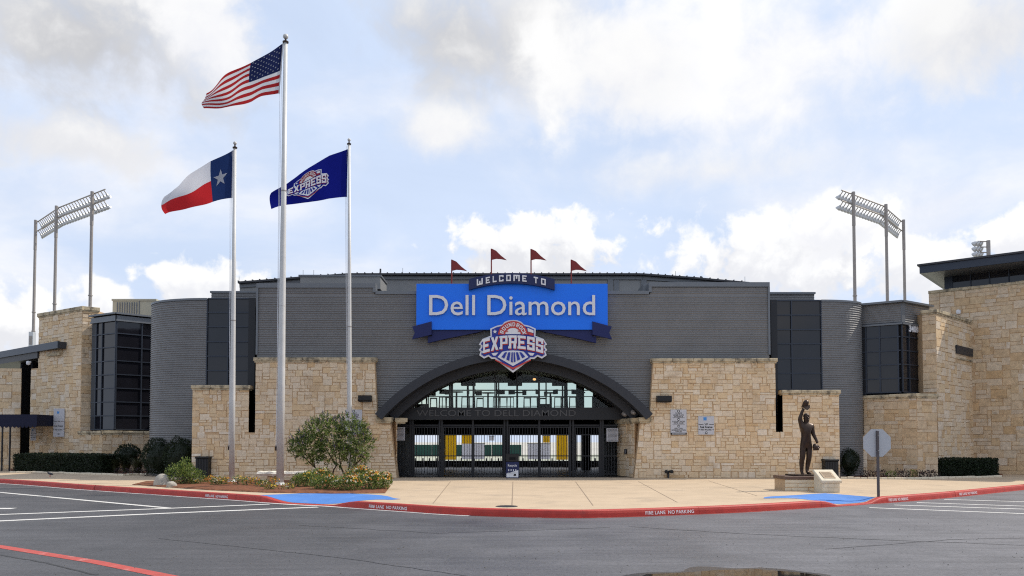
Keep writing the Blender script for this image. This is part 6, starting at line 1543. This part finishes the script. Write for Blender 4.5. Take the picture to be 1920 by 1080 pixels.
# --- left wing planting
def hedge(label, p0, p1, dep, h, n):
    p0, p1 = Vector(p0), Vector(p1); u, nv = inward(V3(p0), V3(p1)); W_ = (p1 - p0).length; t = thing('clipped_hedge', label, 'hedge', (p0.x, p0.y, PZ)); O = V3(p0)
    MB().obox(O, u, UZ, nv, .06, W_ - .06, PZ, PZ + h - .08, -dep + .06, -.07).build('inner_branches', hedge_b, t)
    mb = MB()
    for _ in range(n):
        f = pr.random()
        if f < .62: a, z, d, nd = pr.uniform(0, W_), pr.uniform(0, h), 0, nv
        elif f < .86: a, z, d, nd = pr.uniform(0, W_), h, pr.uniform(-dep, 0), UZ
        else: a, z, d, nd = (0 if pr.random() < .5 else W_), pr.uniform(0, h), pr.uniform(-dep, 0), u
        if nd is u and a == 0: nd = -u
        p = O + u * a + nv * d + Vector((0, 0, PZ + z)); bump = .07 * mnoise.noise(p * 1.6) - .03 + pr.uniform(-.05, .03)
        leaf(mb, p + nd * bump, (nd * .6 + rdir(pr)).normalized(), rdir(pr), pr.uniform(.06, .10), .026, pr.choices([0, 1], [3, 2])[0])
    mb.build('foliage', [hedge_a, hedge_b], t, fix=False)
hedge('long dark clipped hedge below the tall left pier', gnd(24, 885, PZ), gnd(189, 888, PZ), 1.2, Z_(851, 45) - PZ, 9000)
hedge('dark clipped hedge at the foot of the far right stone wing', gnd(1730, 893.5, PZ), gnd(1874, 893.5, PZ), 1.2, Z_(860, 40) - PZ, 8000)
def bush(label, px, py, Y, rx, rz, n):
    p = Vector((at(px, py, Y).x, Y, PZ)); t = thing('round_shrub', label, 'shrub', p); cz_ = max(rz * .9, .3)
    zc_ = Z_(py, Y); mb = MB(); cloud(mb, (p.x, Y, zc_), (rx, rx * .8, rz), n, .075, .026, [3, 2], shell=.85); mb.build('foliage', [hedge_a, hedge_b], t, fix=False)
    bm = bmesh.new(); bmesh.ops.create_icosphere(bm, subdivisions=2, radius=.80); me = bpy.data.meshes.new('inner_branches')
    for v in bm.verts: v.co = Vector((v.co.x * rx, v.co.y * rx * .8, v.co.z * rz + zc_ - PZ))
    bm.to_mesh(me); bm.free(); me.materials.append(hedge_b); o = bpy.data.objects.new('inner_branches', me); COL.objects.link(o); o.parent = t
    MB().tube([p, (p.x, Y, zc_ - rz * .4)], .06, 7).build('stem', bark_m, t)
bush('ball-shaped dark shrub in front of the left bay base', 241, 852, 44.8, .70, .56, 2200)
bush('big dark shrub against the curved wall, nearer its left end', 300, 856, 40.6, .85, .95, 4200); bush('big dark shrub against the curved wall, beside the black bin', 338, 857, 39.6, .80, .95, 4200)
bush('round dark shrub between the statue and the stop sign', 1591, 866, 40.2, .50, .66, 2000)
def tuft(label, p, n, h, group):
    t = tag(None or thing('ornamental_grass', label, 'grass clump', p, group)); mb = MB()
    for _ in range(n):
        a = pr.uniform(0, 6.28); d = Vector((math.cos(a), math.sin(a), 0)); l = h * pr.uniform(.6, 1.1); sp_ = pr.uniform(.15, .55) * h; b = Vector(p) + d * pr.uniform(0, .12); s = d.cross(UZ) * .008
        m1 = b + d * sp_ * .4 + Vector((0, 0, l * .65)); e = b + d * sp_ * 1.2 + Vector((0, 0, l * .9)); o = len(mb.v); mb.v += [tuple(b - s), tuple(b + s), tuple(m1 + s), tuple(m1 - s), tuple(e)]; mb.f += [(o, o + 1, o + 2, o + 3), (o + 3, o + 2, o + 4)]; mb.m += [0, 0]
    mb.build('blades', grassy_m, t, fix=False)
for i, (px, py) in enumerate(((196, 884), (216, 886), (236, 884), (258, 886), (280, 883), (303, 885), (326, 883), (347, 885))):
    tuft('wispy ornamental grass clump in the left bed, %s from the left' % ORD[i], gnd(px, 885 + (px - 196) * .043 + i % 2, PZ), 420, .95, 'grass clumps in the left bed')
tuft('wispy ornamental grass clump beside the round shrub, right of the statue', gnd(1602, 890, PZ), 200, .6, None)
for i, px in enumerate((222, 240, 258, 275, 292, 310, 327, 343)):
    p = gnd(px, 889.5 + (px - 222) * .03 + (i % 2), PZ); plant('purple_bedding_plant', 'low purplish bedding plant before the left grasses, %s from the left' % ORD[i], 'plant', p, [(p + Vector((0, 0, .16)), (.26, .22, .20), 130)], .07, .024, [purple_m, hedge_b], [3, 2], 3, 'purple plants in the left bed')
for i, px in enumerate((1622, 1638, 1655, 1671, 1684, 1697, 1711, 1724, 1738, 1752)):
    p = gnd(px, 896 + (i % 2), PZ); y_ = i in (3, 6); plant('purple_bedding_plant', ('low %s plant in the right bed, %s from the left' % ('yellow green' if y_ else 'purplish', ORD[i])), 'plant', p, [(p + Vector((0, 0, .18)), (.24, .20, .22), 130)], .07, .024, [leaf_b, leaf_a] if y_ else [purple_m, hedge_b], [3, 2], 3, 'bedding plants in the right bed')
# soil of the two beds and their pale edging stones
MB().add([(p.x, p.y, PZ + .012) for p in (gnd(20, 886, PZ), gnd(190, 890, PZ), gnd(360, 893, PZ), gnd(362, 888, PZ), gnd(300, 882, PZ), gnd(20, 872, PZ))], [(0, 1, 2, 3, 4, 5)]).build('bed_soil', mulch_m, None, kind='structure')
MB().add([(p.x, p.y, PZ + .012) for p in (gnd(1576, 897, PZ), gnd(1700, 899, PZ), gnd(1880, 894.5, PZ), gnd(1880, 884, PZ), gnd(1576, 884, PZ))], [(0, 1, 2, 3, 4)]).build('bed_soil', mulch_m, None, kind='structure')
def edging(name, label, pts, k):
    t = thing(name, label, 'edging', gnd(*pts[0], PZ)); P = []
    for i in range(k + 1): x, y = polyl(pts, i / k); P.append(gnd(x, y, PZ))
    for i in range(k):
        a, b = P[i], P[i + 1]; u_ = (b - a); w_ = u_.length; u_.normalize(); MB().bevbox(a, u_, Vector((-u_.y, u_.x, 0)), UZ, .01, w_ - .01, pr.uniform(-.02, .02), .13 + pr.uniform(-.02, .02), 0, .09 + pr.uniform(-.015, .015), .015).build('edging_stone', podium_m, t)
edging('stone_edging', 'row of pale edging stones along the left bed', [(18, 886), (110, 888), (190, 890.5), (232, 892.5), (258, 891), (362, 893.5)], 34)
edging('stone_edging', 'row of pale edging stones along the right bed', [(1576, 897.5), (1640, 898.5), (1700, 899), (1790, 897), (1880, 894.8)], 24)
